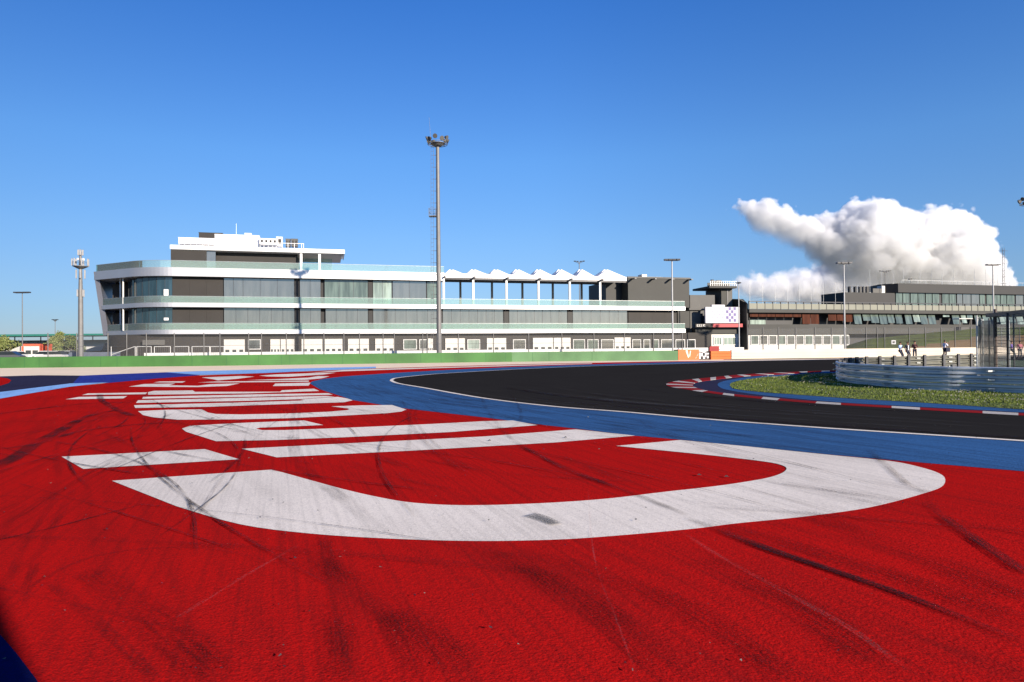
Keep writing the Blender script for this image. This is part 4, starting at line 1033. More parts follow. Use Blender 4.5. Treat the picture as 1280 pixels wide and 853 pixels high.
# ================================================================== MASTS AND LAMPS
def floodlight(root, a, r, z, s=1.0):
    x, y = r * math.cos(a), r * math.sin(a)
    f = MB(); d = Vector((math.cos(a), math.sin(a), -.45)).normalized(); c = Vector((x, y, z))
    f.tube(c - d * .22 * s, c + d * .12 * s, .13 * s, .30 * s, M_greyl, 10); f.build('floodlight', root); o = COL.objects[-1]
    g = MB(); g.tube(c + d * .121 * s, c + d * .135 * s, .27 * s, .27 * s, M_greyl, 10); g.build('lens', o)
def high_mast(x, y, h, label, r0=.30, r1=.16, ladder=True, rod=3.5, ring=1.15, n=10):
    root = empty('floodlight_mast', (x, y, 0), 0, label, 'mast')
    b = MB(); b.tube((0, 0, 0), (0, 0, h * .5), r0, (r0 + r1) / 2, M_pole, 16); b.tube((0, 0, h * .5), (0, 0, h - .3), (r0 + r1) / 2, r1, M_pole, 16); b.build('pole', root)
    b = MB(); k = 20
    for i in range(k):
        a0, a1 = 2 * math.pi * i / k, 2 * math.pi * (i + 1) / k
        for z, rr_ in ((h - .3, ring), (h - .1, ring), (h - .3, ring * .55)): b.tube((rr_ * math.cos(a0), rr_ * math.sin(a0), z), (rr_ * math.cos(a1), rr_ * math.sin(a1), z), .04, .04, M_pole, 5, False)
    for i in range(8):
        a0 = math.pi * i / 4; b.tube((0, 0, h - .3), (ring * math.cos(a0), ring * math.sin(a0), h - .28), .035, .035, M_pole, 5)
    b.tube((0, 0, h - .5), (0, 0, h - .22), ring * .45, ring * .75, M_pole, 14); b.build('ring', root)
    for i in range(n): floodlight(root, 2 * math.pi * i / n + .2, ring + .05, h + .22 + (.25 if i % 2 else 0), 1.1)
    if rod: b = MB(); b.tube((-.9, 0, h - .2), (-1.15, 0, h + rod), .025, .012, M_pole, 5); b.build('lightning_rod', root)
    if ladder:
        b = MB(); lx = -.55 - r0
        b.tube((lx + .15, -.05, 2), (lx + .35, -.05, h - .4), .02, .02, M_pole, 5); b.tube((lx - .2, -.05, 2), (lx, -.05, h - .4), .02, .02, M_pole, 5)
        z = 2.2
        while z < h - .5:
            t = (z - 2) / (h - 2.4) * .2; b.tube((lx - .2 + t, -.05, z), (lx + .15 + t, -.05, z), .018, .018, M_pole, 4)
            if int(z / .55) % 3 == 0: b.tube((lx + .1 + t, -.05, z), (-.1, 0, z), .03, .03, M_pole, 4)
            z += .55
        b.build('ladder', root)
        zc = h * .655; b = MB(); b.box(-1.25, -.25, -.5, .5, zc, zc + .08, M_pole)
        for px_ in (-1.22, -.3):
            for py_ in (-.47, .47): b.box(px_ - .025, px_ + .025, py_ - .025, py_ + .025, zc, zc + 1.1, M_pole)
        for zz in (.55, 1.1):
            for py_ in (-.47, .47): b.box(-1.22, -.3, py_ - .02, py_ + .02, zc + zz - .02, zc + zz + .02, M_pole)
            b.box(-1.24, -1.2, -.47, .47, zc + zz - .02, zc + zz + .02, M_pole)
        b.build('rest_platform', root)
    return root
p = W(549, 440, 94); high_mast(p.x, p.y, W(545, 178, 94).z, 'very tall grey floodlight mast with ladder in front of the white building', .36, .23, ring=1.35)
p = W(1292, 430, 107); high_mast(p.x, p.y, W(1288, 253, 107).z, 'tall floodlight mast whose lamp ring pokes in at the right edge', .30, .19, False, 0, 1.5)

def street_lamp(px, pyt, Y, label, m, r=.09, arms=1.2, fan=False, z0=0, group=None):
    p = W(px, 430, Y); t = W(px, pyt, Y)
    root = empty('street_lamp', (p.x, p.y, z0), 0, label, 'lamp', group); h = t.z - z0
    b = MB(); b.tube((0, 0, 0), (0, 0, h), r, r * .7, m, 8); b.build('pole', root)
    b = MB()
    if fan:
        for sx in (-1, -.4, .4, 1): b.tube((0, 0, h - .5), (sx * arms, 0, h + abs(sx) * .1), .05, .05, m, 6)
    else: b.tube((-arms, 0, h), (arms, 0, h), .06, .06, m, 6)
    b.build('arm', root)
    for sx in ((-1, -.4, .4, 1) if fan else (-1, -.35, .4, 1)):
        b = MB(); c = (sx * arms, 0, h + (abs(sx) * .12 if fan else .05)); b.box(c[0] - .28, c[0] + .28, -.35, .25, c[2] - .05, c[2] + .16, M_mull); b.build('lamp_head', root)
    return root
street_lamp(28, 366.5, 120, 'slim lamp post with a flat cross arm far left of the mobile mast', M_fp, .09, 1.1)
street_lamp(69, 400.5, 210, 'short distant lamp post above the far left trees', M_fp, .1, .6, True)
street_lamp(725, 327.5, 185, 'double headed lamp rising behind the tent roofed terrace', M_fp, .14, 1.2, True)
street_lamp(841, 326, 92, 'white lamp post in front of the dark grey stair block', M_wpole, .12, .78)
street_lamp(1056, 330, 92, 'white lamp post in front of the brown blinds', M_wpole, .12, .7)
street_lamp(924, 354.5, 140, 'pale lamp post beside the chequered screen', M_wpole, .13, .15)
street_lamp(1107.5, 339.5, 200, 'dark double headed lamp rising behind the roof vents', M_fp, .14, 1.3, True)
street_lamp(1242.5, 332, 105, 'white lamp post in front of the upper control room windows', M_wpole, .12, .75)
# small camera pole on the roof at 1138
u, zt = D.uz(1138, 350, 7); p = D.o + D.U * u + D.V * 7
b = MB(); b.tube((0, 0, 0), (0, 0, zt - zc1), .05, .05, M_black, 6); b.box(-.35, .35, -.2, .3, zt - zc1, zt - zc1 + .35, M_black); o = b.build('camera_pole'); o.location = (p.x, p.y, zc1)
tag(o, 'short black camera pole with a box head on the roof edge', 'camera')

# mobile phone tower
p = W(101, 440, 95); h = W(99, 312, 95).z / .633
cell = empty('antenna_tower', (p.x, p.y, 0), 0, 'grey mobile phone mast crowned with white panel antennas', 'tower'); cell.scale = (.633, .633, .633)
b = MB(); b.tube((0, 0, 0), (0, 0, h * .55), .55, .48, M_pole, 14); b.tube((0, 0, h * .55), (0, 0, h - .5), .48, .22, M_pole, 14); b.build('pole', cell)
b = MB(); zr = h - 3.8
b.tube((0, 0, zr - .5), (0, 0, zr), .5, 1.45, M_pole, 16); b.tube((0, 0, zr), (0, 0, zr + .12), 1.5, 1.5, M_pole, 16)
for i in range(16):
    a0 = math.pi * i / 8; a1 = math.pi * (i + 1) / 8; b.tube((1.45 * math.cos(a0), 1.45 * math.sin(a0), zr + 1), (1.45 * math.cos(a1), 1.45 * math.sin(a1), zr + 1), .03, .03, M_pole, 4)
    b.tube((1.45 * math.cos(a0), 1.45 * math.sin(a0), zr), (1.45 * math.cos(a0), 1.45 * math.sin(a0), zr + 1), .02, .02, M_pole, 4)
b.build('platform', cell)
M_ant = mat('antenna_grey', (.38, .37, .36), .5)
def ant(x, y, z, hh, wd=.12):
    b = MB(); b.box(x - wd, x + wd, y - .09, y + .09, z, z + hh, M_ant); b.tube((x, y + .12, z - .2), (x, y + .12, z + hh + .2), .03, .03, M_pole, 5); b.build('antenna_panel', cell)
for i in range(7): a = 2 * math.pi * i / 7; ant(1.6 * math.cos(a), 1.6 * math.sin(a), zr + .2, 1.5)
for i in range(4): a = 2 * math.pi * i / 4 + .5; ant(.8 * math.cos(a), .8 * math.sin(a), zr - 2.6, 1.9); ant(.42 * math.cos(a), .42 * math.sin(a), h - 1.3, 1.2, .14); ant(.75 * math.cos(a + .7), .75 * math.sin(a + .7), zr - 6.6, 1.5)
for i in range(3):
    a = 2.2 * i; b = MB(); b.tube((.6 * math.cos(a), .6 * math.sin(a), h - 2.2), (.75 * math.cos(a), .75 * math.sin(a), h - 2.2), .28, .28, M_facade, 12); b.build('dish', cell)
# lattice mast behind right building
p = W(1255, 400, 230); h = W(1255, 310, 230).z
lm = empty('lattice_mast', (p.x, p.y, 0), 0, 'thin lattice radio mast standing in front of the cloud', 'mast')
b = MB()
for (sx, sy) in ((-.35, -.2), (.35, -.2), (0, .4)): b.tube((sx, sy, 0), (sx, sy, h), .055, .05, M_fp, 5)
z = 0
while z < h - 1:
    b.tube((-.35, -.2, z), (.35, -.2, z + 1), .035, .035, M_fp, 4); b.tube((.35, -.2, z), (0, .4, z + 1), .035, .035, M_fp, 4); b.tube((0, .4, z), (-.35, -.2, z + 1), .035, .035, M_fp, 4); z += 1
b.build('lattice', lm)
for k in range(7):
    zz = h - 1 - k * 2.2; b = MB(); b.tube((-1.5 + .1 * k, 0, zz), (1.5 - .1 * k, 0, zz), .05, .05, M_fp, 4); b.build('antenna', lm)

# ================================================================== LEFT DISTANCE
M_teal = mat('teal_roof', (.03, .17, .13), .5, var=.1); M_gst = mat('stand_concrete', (.5, .5, .5), .8, var=.15, scale=.1)
gsr = empty('grandstand', (0, 0, 0), 0, 'distant grandstand with a long thin teal roof and grey terraces', 'grandstand')
a = W(-260, 430, 300); c = W(150, 430, 300)
b = MB(); b.box(a.x, c.x, 296, 316, W(0, 421, 300).z, W(0, 418.6, 300).z, M_teal); b.build('roof', gsr)
b = MB(); 
for k in range(8): b.box(a.x, c.x, 300 + k * 2, 302 + k * 2 - .003, 0, 1.2 + k * .75, M_gst)
b.build('terrace', gsr)
x = a.x + 3
while x < c.x: b = MB(); b.tube((x, 315, 0), (x, 315, W(0, 421, 300).z - .003), .25, .25, M_gst, 6); b.build('column', gsr); x += 12
# booth with red surround
p = W(40, 440, 118); bo = empty('kiosk', (p.x, p.y, 0), .15, 'white kiosk with orange red surround and two dark windows', 'kiosk')
zt = W(40, 430.5, 118).z; M_or2 = mat('red_orange_paint', (.65, .12, .06), .5)
b = MB(); b.box(-1.3, 1.25, 0, 3, .2, zt - .3, M_door); b.build('body', bo)
b = MB(); b.box(-1.35, 1.75, -.15, 3.1, zt - .29, zt + .05, M_or2); b.box(1.26, 1.75, -.15, 3, 0, zt - .3, M_or2); b.box(-1.6, -1.31, -.12, 3, 0, zt - .35, M_or2); b.build('surround', bo)
for x in (-1.0, .1): b = MB(); b.box(x, x + .85, -.04, -.003, 1.0, 1.65, M_wdark); b.build('window', bo)
# marquee tent left of it
p = W(24, 440, 122); b = MB(); M_tent = mat('tent_fabric', (.55, .52, .46), .8)
pts = [(-2.2, 0), (-2.0, 1.1), (-1.2, 1.9), (0, 2.35), (1.6, 2.6), (1.6, 0)]; b.vprism(pts, 0, 5, M_tent); b.vprism([(-1.9, .6), (-1.5, 1.2), (-.9, 1.2), (-.9, .6)], -.03, -.003, M_wdark); o = b.build('arched_tent'); o.location = (p.x, p.y, 0); tag(o, 'cream arched tent left of the orange framed kiosk', 'tent')
# white sloping ramp roof
p = W(103, 440, 140); q = W(131, 440, 140); b = MB(); wd = q.x - p.x
b.vprism([(0, W(100, 439, 140).z), (wd, W(130, 429.2, 140).z), (wd - .6, W(130, 438.5, 140).z), (0, W(100, 440.5, 140).z)], 0, 6, M_cream); b.vprism([(wd - .62, 0), (wd - .62, 2), (wd - 1, 2), (wd - 1, 0)], .2, 5.8, M_darker); b.vprism([(.2, 0), (.2, 1.2), (.6, 1.2), (.6, 0)], .2, 5.8, M_darker)
o = b.build('sloping_canopy'); o.location = (p.x, 140, 0); tag(o, 'cream canopy with a sloping roof by the rounded building end', 'canopy')
# parked cars
M_cglass = mat('car_glass', (.02, .025, .03), .1)
def car(px, Y, rz, colr, label, h=1.5, L_=4.2):
    p = W(px, 440, Y); root = empty('parked_car', (p.x, p.y, 0), rz, label, 'car', 'cars parked behind the fence'); m = mat('car_paint_%s' % label.split()[0], colr, .3, .2, var=.02)
    b = MB(); hl = L_ / 2
    b.vprism([(-hl, .35), (-hl, .75), (-hl + .15, .88), (-hl + 1.0, .98), (hl - .5, 1.0), (hl, .85), (hl, .35)], -.85, .85, m); b.build('body', root)
    b = MB(); P = [(-hl + 1.0, .98), (-hl + 1.7, h - .02), (hl - 1.1, h), (hl - .4, 1.0)]
    b.vprism(P, -.72, .72, M_cglass); b.build('glass', root)
    b = MB(); b.vprism([(-hl + 1.65, h - .07), (-hl + 1.75, h + .02), (hl - 1.15, h + .03), (hl - 1.05, h - .07)], -.74, .74, m); b.build('roof', root)
    for x in (-hl + .8, hl - .85):
        for y in (-.86, .66): b = MB(); b.tube((x, y, .33), (x, y + .2, .33), .33, .33, M_black, 14); b.build('wheel', root)
    return root
car(8, 100, .2, (.10, .10, .11), 'dark grey parked car at the far left behind the fence')
car(17.5, 112, 1.2, (.5, .5, .5), 'silver parked car beside the cream tent')
car(56, 112, .1, (.75, .75, .74), 'white parked car right of the orange framed kiosk')
car(67.5, 100, 0, (.65, .62, .6), 'beige parked car in front of the bushy trees')
car(83, 112, .05, (.55, .55, .55), 'grey parked car at the foot of the dark tree')
b = MB(); a = W(86, 440, 98); c = W(150, 440, 98); b.box(a.x, c.x, 98, 98.1, 0, W(100, 440.5, 98).z, mat('blue_grey_hoarding', (.12, .14, .18), .7)); o = b.build('hoarding'); tag(o, 'low blue grey hoarding below the cream sloping canopy', 'hoarding')

# trees
M_lf = [mat('leaf_green', (.12, .15, .035), .8, var=.25, scale=.7), mat('leaf_light', (.19, .21, .07), .8, var=.2, scale=.7), mat('leaf_dark', (.05, .075, .03), .8, var=.2, scale=.7)]
M_bark = mat('bark', (.12, .09, .06), .9)
def tree(px, Y, h, wd, label, mats, seed, group='trees left of the building', spiky=False):
    p = W(px, 440, Y); root = empty('tree', (p.x, p.y, 0), 0, label, 'tree', group); r_ = random.Random(seed)
    b = MB(); b.tube((0, 0, 0), (.1, 0, h * .45), .16, .1, M_bark, 8)
    for k in range(6):
        a = k * 1.05; b.tube((.05, 0, h * (.25 + .03 * k)), (math.cos(a) * wd * .3, math.sin(a) * wd * .3, h * .7), .07, .02, M_bark, 5)
    b.build('trunk', root)
    b = MB(); cl = []
    for k in range(26):
        a = r_.uniform(0, 6.28); t = r_.uniform(.12, .93); rad = wd / 2 * math.sin(min(1, t * 1.15 + .1) * math.pi) ** .6 * r_.uniform(.3, 1)
        cl.append((math.cos(a) * rad, math.sin(a) * rad, h * t, r_.uniform(.25, .5) * wd * .35))
    for (cx, cy, cz, cr) in cl:
        for i in range(90):
            d = Vector((r_.gauss(0, 1), r_.gauss(0, 1), r_.gauss(0, .8))).normalized() * cr * r_.uniform(.4, 1.1)
            q = Vector((cx, cy, cz)) + d
            if q.z < .2: continue
            u_ = Vector((r_.gauss(0, 1), r_.gauss(0, 1), r_.gauss(0, 1))).normalized() * .16; v_ = u_.orthogonal().normalized() * .1
            if spiky: u_ = Vector((r_.uniform(-.1, .1), 0, .35)); v_ = Vector((.05, 0, 0))
            b.face([q - u_, q + v_, q + u_, q - v_], mats[0] if r_.random() < .6 else mats[1])
    b.build('crown', root); return root
tree(6, 125, 4.2, 6.5, 'olive green bushy tree at the left edge behind the fence', [M_lf[0], M_lf[1]], 1)
tree(66, 128, 4.2, 4.6, 'pale green bushy tree between the kiosk and the mobile mast', [M_lf[1], M_lf[0]], 2)
tree(75, 134, 5.2, 4.6, 'spiky topped conifer rising above the bushy trees', [M_lf[0], M_lf[1]], 3)
tree(87, 128, 4.4, 4.4, 'dark bushy tree just left of the mobile mast', [M_lf[2], M_lf[0]], 4)
tree(92, 140, 4.4, 3.4, 'small dark tree half hidden by the mobile mast', [M_lf[2], M_lf[0]], 5)
tree(-20, 140, 5, 7, 'broad green tree beyond the left edge', [M_lf[0], M_lf[2]], 6)

# embankment on the right behind the cream wall
M_bgr = mat('bank_grass', (.10, .125, .03), .9, spec=0, var=.4, scale=.35, bump=.1, bscale=4)
M_bear = mat('bank_earth', (.26, .165, .08), .9, spec=0, var=.2, scale=.25, bump=.05, bscale=4)
b = MB(); nx = 50; nyy = 10; grid = []
for i in range(nx + 1):
    px = 1055 + (1400 - 1055) * i / nx
    ytop = np.interp(px, [1055, 1085, 1150, 1225, 1280, 1400], [433.5, 424, 417.5, 410.5, 409, 408]); row = []
    for j in range(nyy + 1):
        Y = 96 + 24 * j / nyy; t = j / nyy; ztop = 1.5 + (HZ(px) - ytop) * 120 / FPX
        p = W(px, 430, Y); row.append((p.x, p.y, max(.0, ztop) * (t ** .9) + .05 * noise.noise(Vector((p.x * .3, p.y * .3, 0)))))
    grid.append(row)
for i in range(nx):
    for j in range(nyy):
        px = 1055 + 345 * i / nx; lim = np.interp(px, [1090, 1130, 1225, 1400], [0, .25, .62, .7]); m = M_bear if (j + .5) / nyy < lim else M_bgr
        b.face([grid[i][j], grid[i + 1][j], grid[i + 1][j + 1], grid[i][j + 1]], m)
o = b.build('embankment'); o['kind'] = 'structure'
sheet('bank_meadow', [(40, 93), (200, 96), (200, 78), (40, 80)], M_bear, 0.03, True)
# small hut with a flat pale roof on the bank
p = W(1207, 415, 121); zb_ = W(1207, 411, 121).z; hut = empty('marshal_post', (p.x, p.y, zb_ - .6), 0, 'small marshal post with a pale flat roof on the grass bank', 'hut')
b = MB(); b.box(-1.1, 1.3, 0, 2, 2.3, 2.45, M_door); b.build('roof', hut)
for x in (-1, 1.1): b = MB(); b.box(x, x + .1, .1, .2, 0, 2.3, M_mull); b.build('post', hut)
b = MB(); b.box(-.6, 1.0, .3, 1.8, 0, .9, M_greyl); b.build('counter', hut)
# ================================================================== PEOPLE
def skin_mesh(name, verts, edges, radii, m, parent, sub=2, root=0):
    me = bpy.data.meshes.new(name); me.from_pydata(verts, edges, [])
    o = bpy.data.objects.new(name, me); COL.objects.link(o)
    md = o.modifiers.new('s', 'SKIN'); md.use_smooth_shade = True
    sv = me.skin_vertices[0].data
    for i, r in enumerate(radii):
        sv[i].radius = (r, r) if not isinstance(r, tuple) else r; sv[i].use_root = (i == root)
    if sub: s_ = o.modifiers.new('d', 'SUBSURF'); s_.levels = sub; s_.render_levels = sub
    dg = bpy.context.evaluated_depsgraph_get(); nm = bpy.data.meshes.new_from_object(o.evaluated_get(dg))
    o.modifiers.clear(); o.data = nm; nm.name = name; nm.materials.clear(); nm.materials.append(m); bpy.data.meshes.remove(me)
    o.parent = parent; return o
M_skin = mat('skin', (.42, .22, .15), .5, var=.05)
def person(loc, rz, label, shirt, trousers, hair, arms='down', legs='stand', jacket=False, h=1.75, group=None):
    root = empty('person', loc, rz, label, 'person', group); k = h / 1.75
    V = lambda *a: Vector(a) * k
    # facing -y ; x = the person's left is +x
    lean = .0; hipz = .93
    foot = {'stand': ((-.12, -.02), (.12, .02)), 'lean': ((-.15, -.42), (.12, -.30)), 'cross': ((-.22, -.10), (.05, -.3))}[legs]
    hz = hipz - (.06 if legs != 'stand' else 0)
    J = {}
    J['pel'] = V(0, 0, hz); J['wai'] = V(0, .0, hz + .17); J['che'] = V(0, .01, hz + .38); J['neck'] = V(0, .0, hz + .53); J['nk2'] = V(0, -.015, hz + .60)
    J['hd1'] = V(0, -.03, hz + .665); J['hd2'] = V(0, -.02, hz + .765)
    for s, sx in (('l', 1), ('r', -1)):
        J['sh' + s] = V(.17 * sx, 0, hz + .49)
        if arms == 'down': J['el' + s] = V(.24 * sx, .03, hz + .22); J['wr' + s] = V(.25 * sx, -.06, hz - .03)
        elif arms == 'phone': J['el' + s] = V(.23 * sx, -.02, hz + .22); J['wr' + s] = V(.07 * sx, -.24, hz + .27)
        elif arms == 'fold': J['el' + s] = V(.23 * sx, -.04, hz + .22); J['wr' + s] = V(-.04 * sx, -.19, hz + .26)
        else: J['el' + s] = V(.25 * sx, -.10, hz + .25); J['wr' + s] = V(.12 * sx, -.22, hz + .50)
        J['hip' + s] = V(.09 * sx, 0, hz - .04); f = foot[0 if sx < 0 else 1]
        J['kn' + s] = V((.10 * sx + f[0]) / 2, f[1] / 2 - .05, .50); J['an' + s] = V(f[0], f[1] + .03, .09); J['to' + s] = V(f[0], f[1] - .14, .04)
    names = ['pel', 'wai', 'che', 'neck', 'nk2', 'hd1', 'hd2']; rad = [.115, .10, .125, .06, .05, .075, .085]
    E = [(0, 1), (1, 2), (2, 3), (3, 4), (4, 5), (5, 6)]; idx = {n: i for i, n in enumerate(names)}; vs = [J[n] for n in names]
    def addv(n, p, r, par): idx[n] = len(vs); vs.append(p); rad.append(r); E.append((idx[par], idx[n]))
    for s in 'lr':
        addv('sh' + s, J['sh' + s], .055, 'che'); addv('el' + s, J['el' + s], .04, 'sh' + s); addv('wr' + s, J['wr' + s], .028, 'el' + s)
        d = (J['wr' + s] - J['el' + s]).normalized(); up = Vector((0, 0, 1)); side = d.cross(up).normalized() if abs(d.z) < .9 else Vector((0, 1, 0))
        palm = J['wr' + s] + d * .05 * k; addv('pa' + s, palm, .028, 'wr' + s)
        for q, (o_, ln) in enumerate(((-.028, .075), (-.01, .088), (.01, .082), (.028, .065))):
            a = palm + d * .03 * k + side * o_ * k; c = a + d * ln * .55 * k; e = c + (d * .8 - d.orthogonal().normalized() * .4) * ln * .45 * k
            addv('f%d%s' % (q, s), a, .010, 'pa' + s); addv('g%d%s' % (q, s), c, .009, 'f%d%s' % (q, s)); addv('h%d%s' % (q, s), e, .008, 'g%d%s' % (q, s))
        addv('t0' + s, palm + side * .045 * k, .011, 'pa' + s); addv('t1' + s, palm + side * .065 * k + d * .04 * k, .010, 't0' + s)
        addv('hip' + s, J['hip' + s], .09, 'pel'); addv('kn' + s, J['kn' + s], .058, 'hip' + s); addv('an' + s, J['an' + s], .04, 'kn' + s); addv('to' + s, J['to' + s], .035, 'an' + s)
    rad = [r * k for r in rad]
    skin_mesh('body', vs, E, rad, M_skin, root, 1)
    # face: nose, eyes, mouth, ears as small relief of the head
    hc = (J['hd1'] + J['hd2']) / 2
    b = MB(); b.hull([hc + V(-.014, -.085, -.03), hc + V(.014, -.085, -.03), hc + V(0, -.115, -.028), hc + V(0, -.085, .02)], [(0, 1, 2), (1, 3, 2), (0, 2, 3), (0, 3, 1)], M_skin)
    for sx in (-1, 1): b.tube(hc + V(.088 * sx, 0, -.03), hc + V(.098 * sx, .01, .03), .014 * k, .016 * k, M_skin, 6)
    b.build('face', root)
    b = MB()
    for sx in (-1, 1): b.box(hc.x + (.032 * sx - .011) * k, hc.x + (.032 * sx + .011) * k, hc.y - .090 * k, hc.y - .078 * k, hc.z + .008 * k, hc.z + .02 * k, M_black)
    b.build('eyes', root)
    b = MB(); b.box(hc.x - .022 * k, hc.x + .022 * k, hc.y - .088 * k, hc.y - .076 * k, hc.z - .055 * k, hc.z - .047 * k, mat('lips', (.35, .10, .09), .5)); b.build('mouth', root)
    # hair: cap
    bm = bmesh.new(); bmesh.ops.create_icosphere(bm, subdivisions=3, radius=.105 * k)
    for v_ in list(bm.verts):
        if v_.co.z < -.03 * k or (v_.co.y < -.055 * k and v_.co.z < .045 * k): bm.verts.remove(v_)
    for v_ in bm.verts: v_.co = v_.co + hc + V(0, .012, .035)
    me = bpy.data.meshes.new('hair'); bm.to_mesh(me); bm.free(); me.materials.append(hair); ho = bpy.data.objects.new('hair', me); COL.objects.link(ho); ho.parent = root
    ho.modifiers.new('solid', 'SOLIDIFY').thickness = .012
    # shirt or jacket
    vs2 = [J['pel'] + V(0, 0, .02), J['wai'], J['che'], J['neck'] - V(0, 0, .03)]; r2 = [.135, .125, .145, .07]; E2 = [(0, 1), (1, 2), (2, 3)]
    for s in 'lr':
        i = len(vs2); vs2 += [J['sh' + s], J['el' + s], J['el' + s].lerp(J['wr' + s], .8)]; r2 += [.072, .055, .042]; E2 += [(2, i), (i, i + 1), (i + 1, i + 2)]
    skin_mesh('jacket' if jacket else 'shirt', vs2, E2, [r * k for r in r2], shirt, root, 1)
    if jacket:
        b = MB(); b.hull([J['che'] + V(-.035, -.155, .12), J['che'] + V(.035, -.155, .12), J['pel'] + V(.05, -.15, .03), J['pel'] + V(-.05, -.15, .03)], [(0, 1, 2, 3)], M_facade); b.build('shirt_front', root)
    vs3 = [J['pel']]; r3 = [.125]; E3 = []
    for s in 'lr':
        i = len(vs3); vs3 += [J['hip' + s], J['kn' + s], J['an' + s]]; r3 += [.105, .075, .06]; E3 += [(0, i), (i, i + 1), (i + 1, i + 2)]
    skin_mesh('trousers', vs3, E3, [r * k for r in r3], trousers, root, 1)
    for s in 'lr':
        b = MB(); a = J['an' + s]; t = J['to' + s]; b.box(a.x - .05 * k, a.x + .05 * k, t.y - .04 * k, a.y + .06 * k, 0.0, .085 * k, M_black); b.build('shoe', root)
    return root
M_c1 = mat('light_blue_shirt', (.40, .52, .75), .8); M_c2 = mat('navy_cloth', (.015, .02, .045), .8); M_c3 = mat('black_red_shirt', (.05, .012, .015), .8)
M_c4 = mat('white_blue_shirt', (.68, .68, .78), .8); M_jean = mat('dark_trousers', (.03, .035, .06), .8); M_h1 = mat('brown_hair', (.06, .03, .018), .7); M_h2 = mat('black_hair', (.012, .01, .01), .7)
def pl(px, py): g = G(px, py); return (g.x, g.y, 0)
yb = 449.3
grp = 'spectators standing by the cream wall'
person(pl(1125.5, yb), .35, 'dark haired person in light blue shirt leaning, leftmost of the three', M_c1, M_jean, M_h2, 'fold', 'lean', False, 1.7, grp)
person(pl(1134.5, yb), .1, 'person in dark jacket over pale shirt, middle of the three', M_c2, M_jean, M_h1, 'down', 'lean', True, 1.7, grp)
person(pl(1143.5, yb - .3), -.4, 'person in black and red top looking down at folded hands', M_c3, M_jean, M_h2, 'phone', 'stand', False, 1.72, grp)
bp_ = person(pl(1181, yb - 1.6), 1.9, 'person in white and blue shirt standing alone with dark bag', M_c4, M_jean, M_h1, 'up', 'stand', False, 1.78, grp)
g = G(1184, yb - 1.6); b = MB(); b.box(-.2, .2, -.1, .1, 0, .42, M_c2); b.tube((-.12, 0, .42), (0, 0, .62), .015, .015, M_c2, 5); b.tube((.12, 0, .42), (0, 0, .62), .015, .015, M_c2, 5)
o = b.build('shoulder_bag'); o.location = (g.x, g.y - .1, .62); tag(o, 'dark bag hanging at the side of the lone spectator', 'bag')
M_pur = mat('purple_jacket', (.20, .12, .42), .8); M_pk = mat('pink_jacket', (.55, .18, .22), .8)
person(pl(1264.5, 447.5), .8, 'person in purple jacket seen through the catch fence', M_pur, M_jean, M_h2, 'fold', 'lean', False, 1.7, 'spectators behind the catch fence')
person(pl(1275, 447.5), -.3, 'person in pink top seen through the catch fence at the right edge', M_pk, M_jean, M_h1, 'down', 'stand', False, 1.6, 'spectators behind the catch fence')

# ================================================================== SHADOW CASTER added unseen behind the camera, hut-shaped, to shade the lower left corner
hd = Vector((math.sin(R(SUN_AZ)), math.cos(R(SUN_AZ)), 0)); hn = Vector((-hd.y, hd.x, 0))
hc_ = hn * (.46 - 1.25) + hd * 7.5
caster = empty('shadow_hut', hc_, math.atan2(hd.y, hd.x), 'tall white hut-shaped shadow caster added on the red paint behind the viewpoint', 'hut')
b = MB(); b.box(-1.2, 1.2, -1.25, 1.25, 0, 4.3, M_door); b.build('wall', caster)
b = MB(); b.box(-1.3, 1.3, -1.25, 1.25, 4.303, 4.75, M_grey); b.build('roof', caster)
b = MB(); b.box(-1.24, -1.203, -.45, .45, .05, 2.1, M_darker); o = b.build('door', caster); b = MB(); b.box(-1.29, -1.243, .28, .36, 1.0, 1.12, M_steel); b.build('handle', o)
for y in (-.95, .15): b = MB(); b.box(-1.23, -1.203, y, y + .8, 2.7, 3.7, M_wdark); b.build('window', caster)
# ================================================================== CLOUD

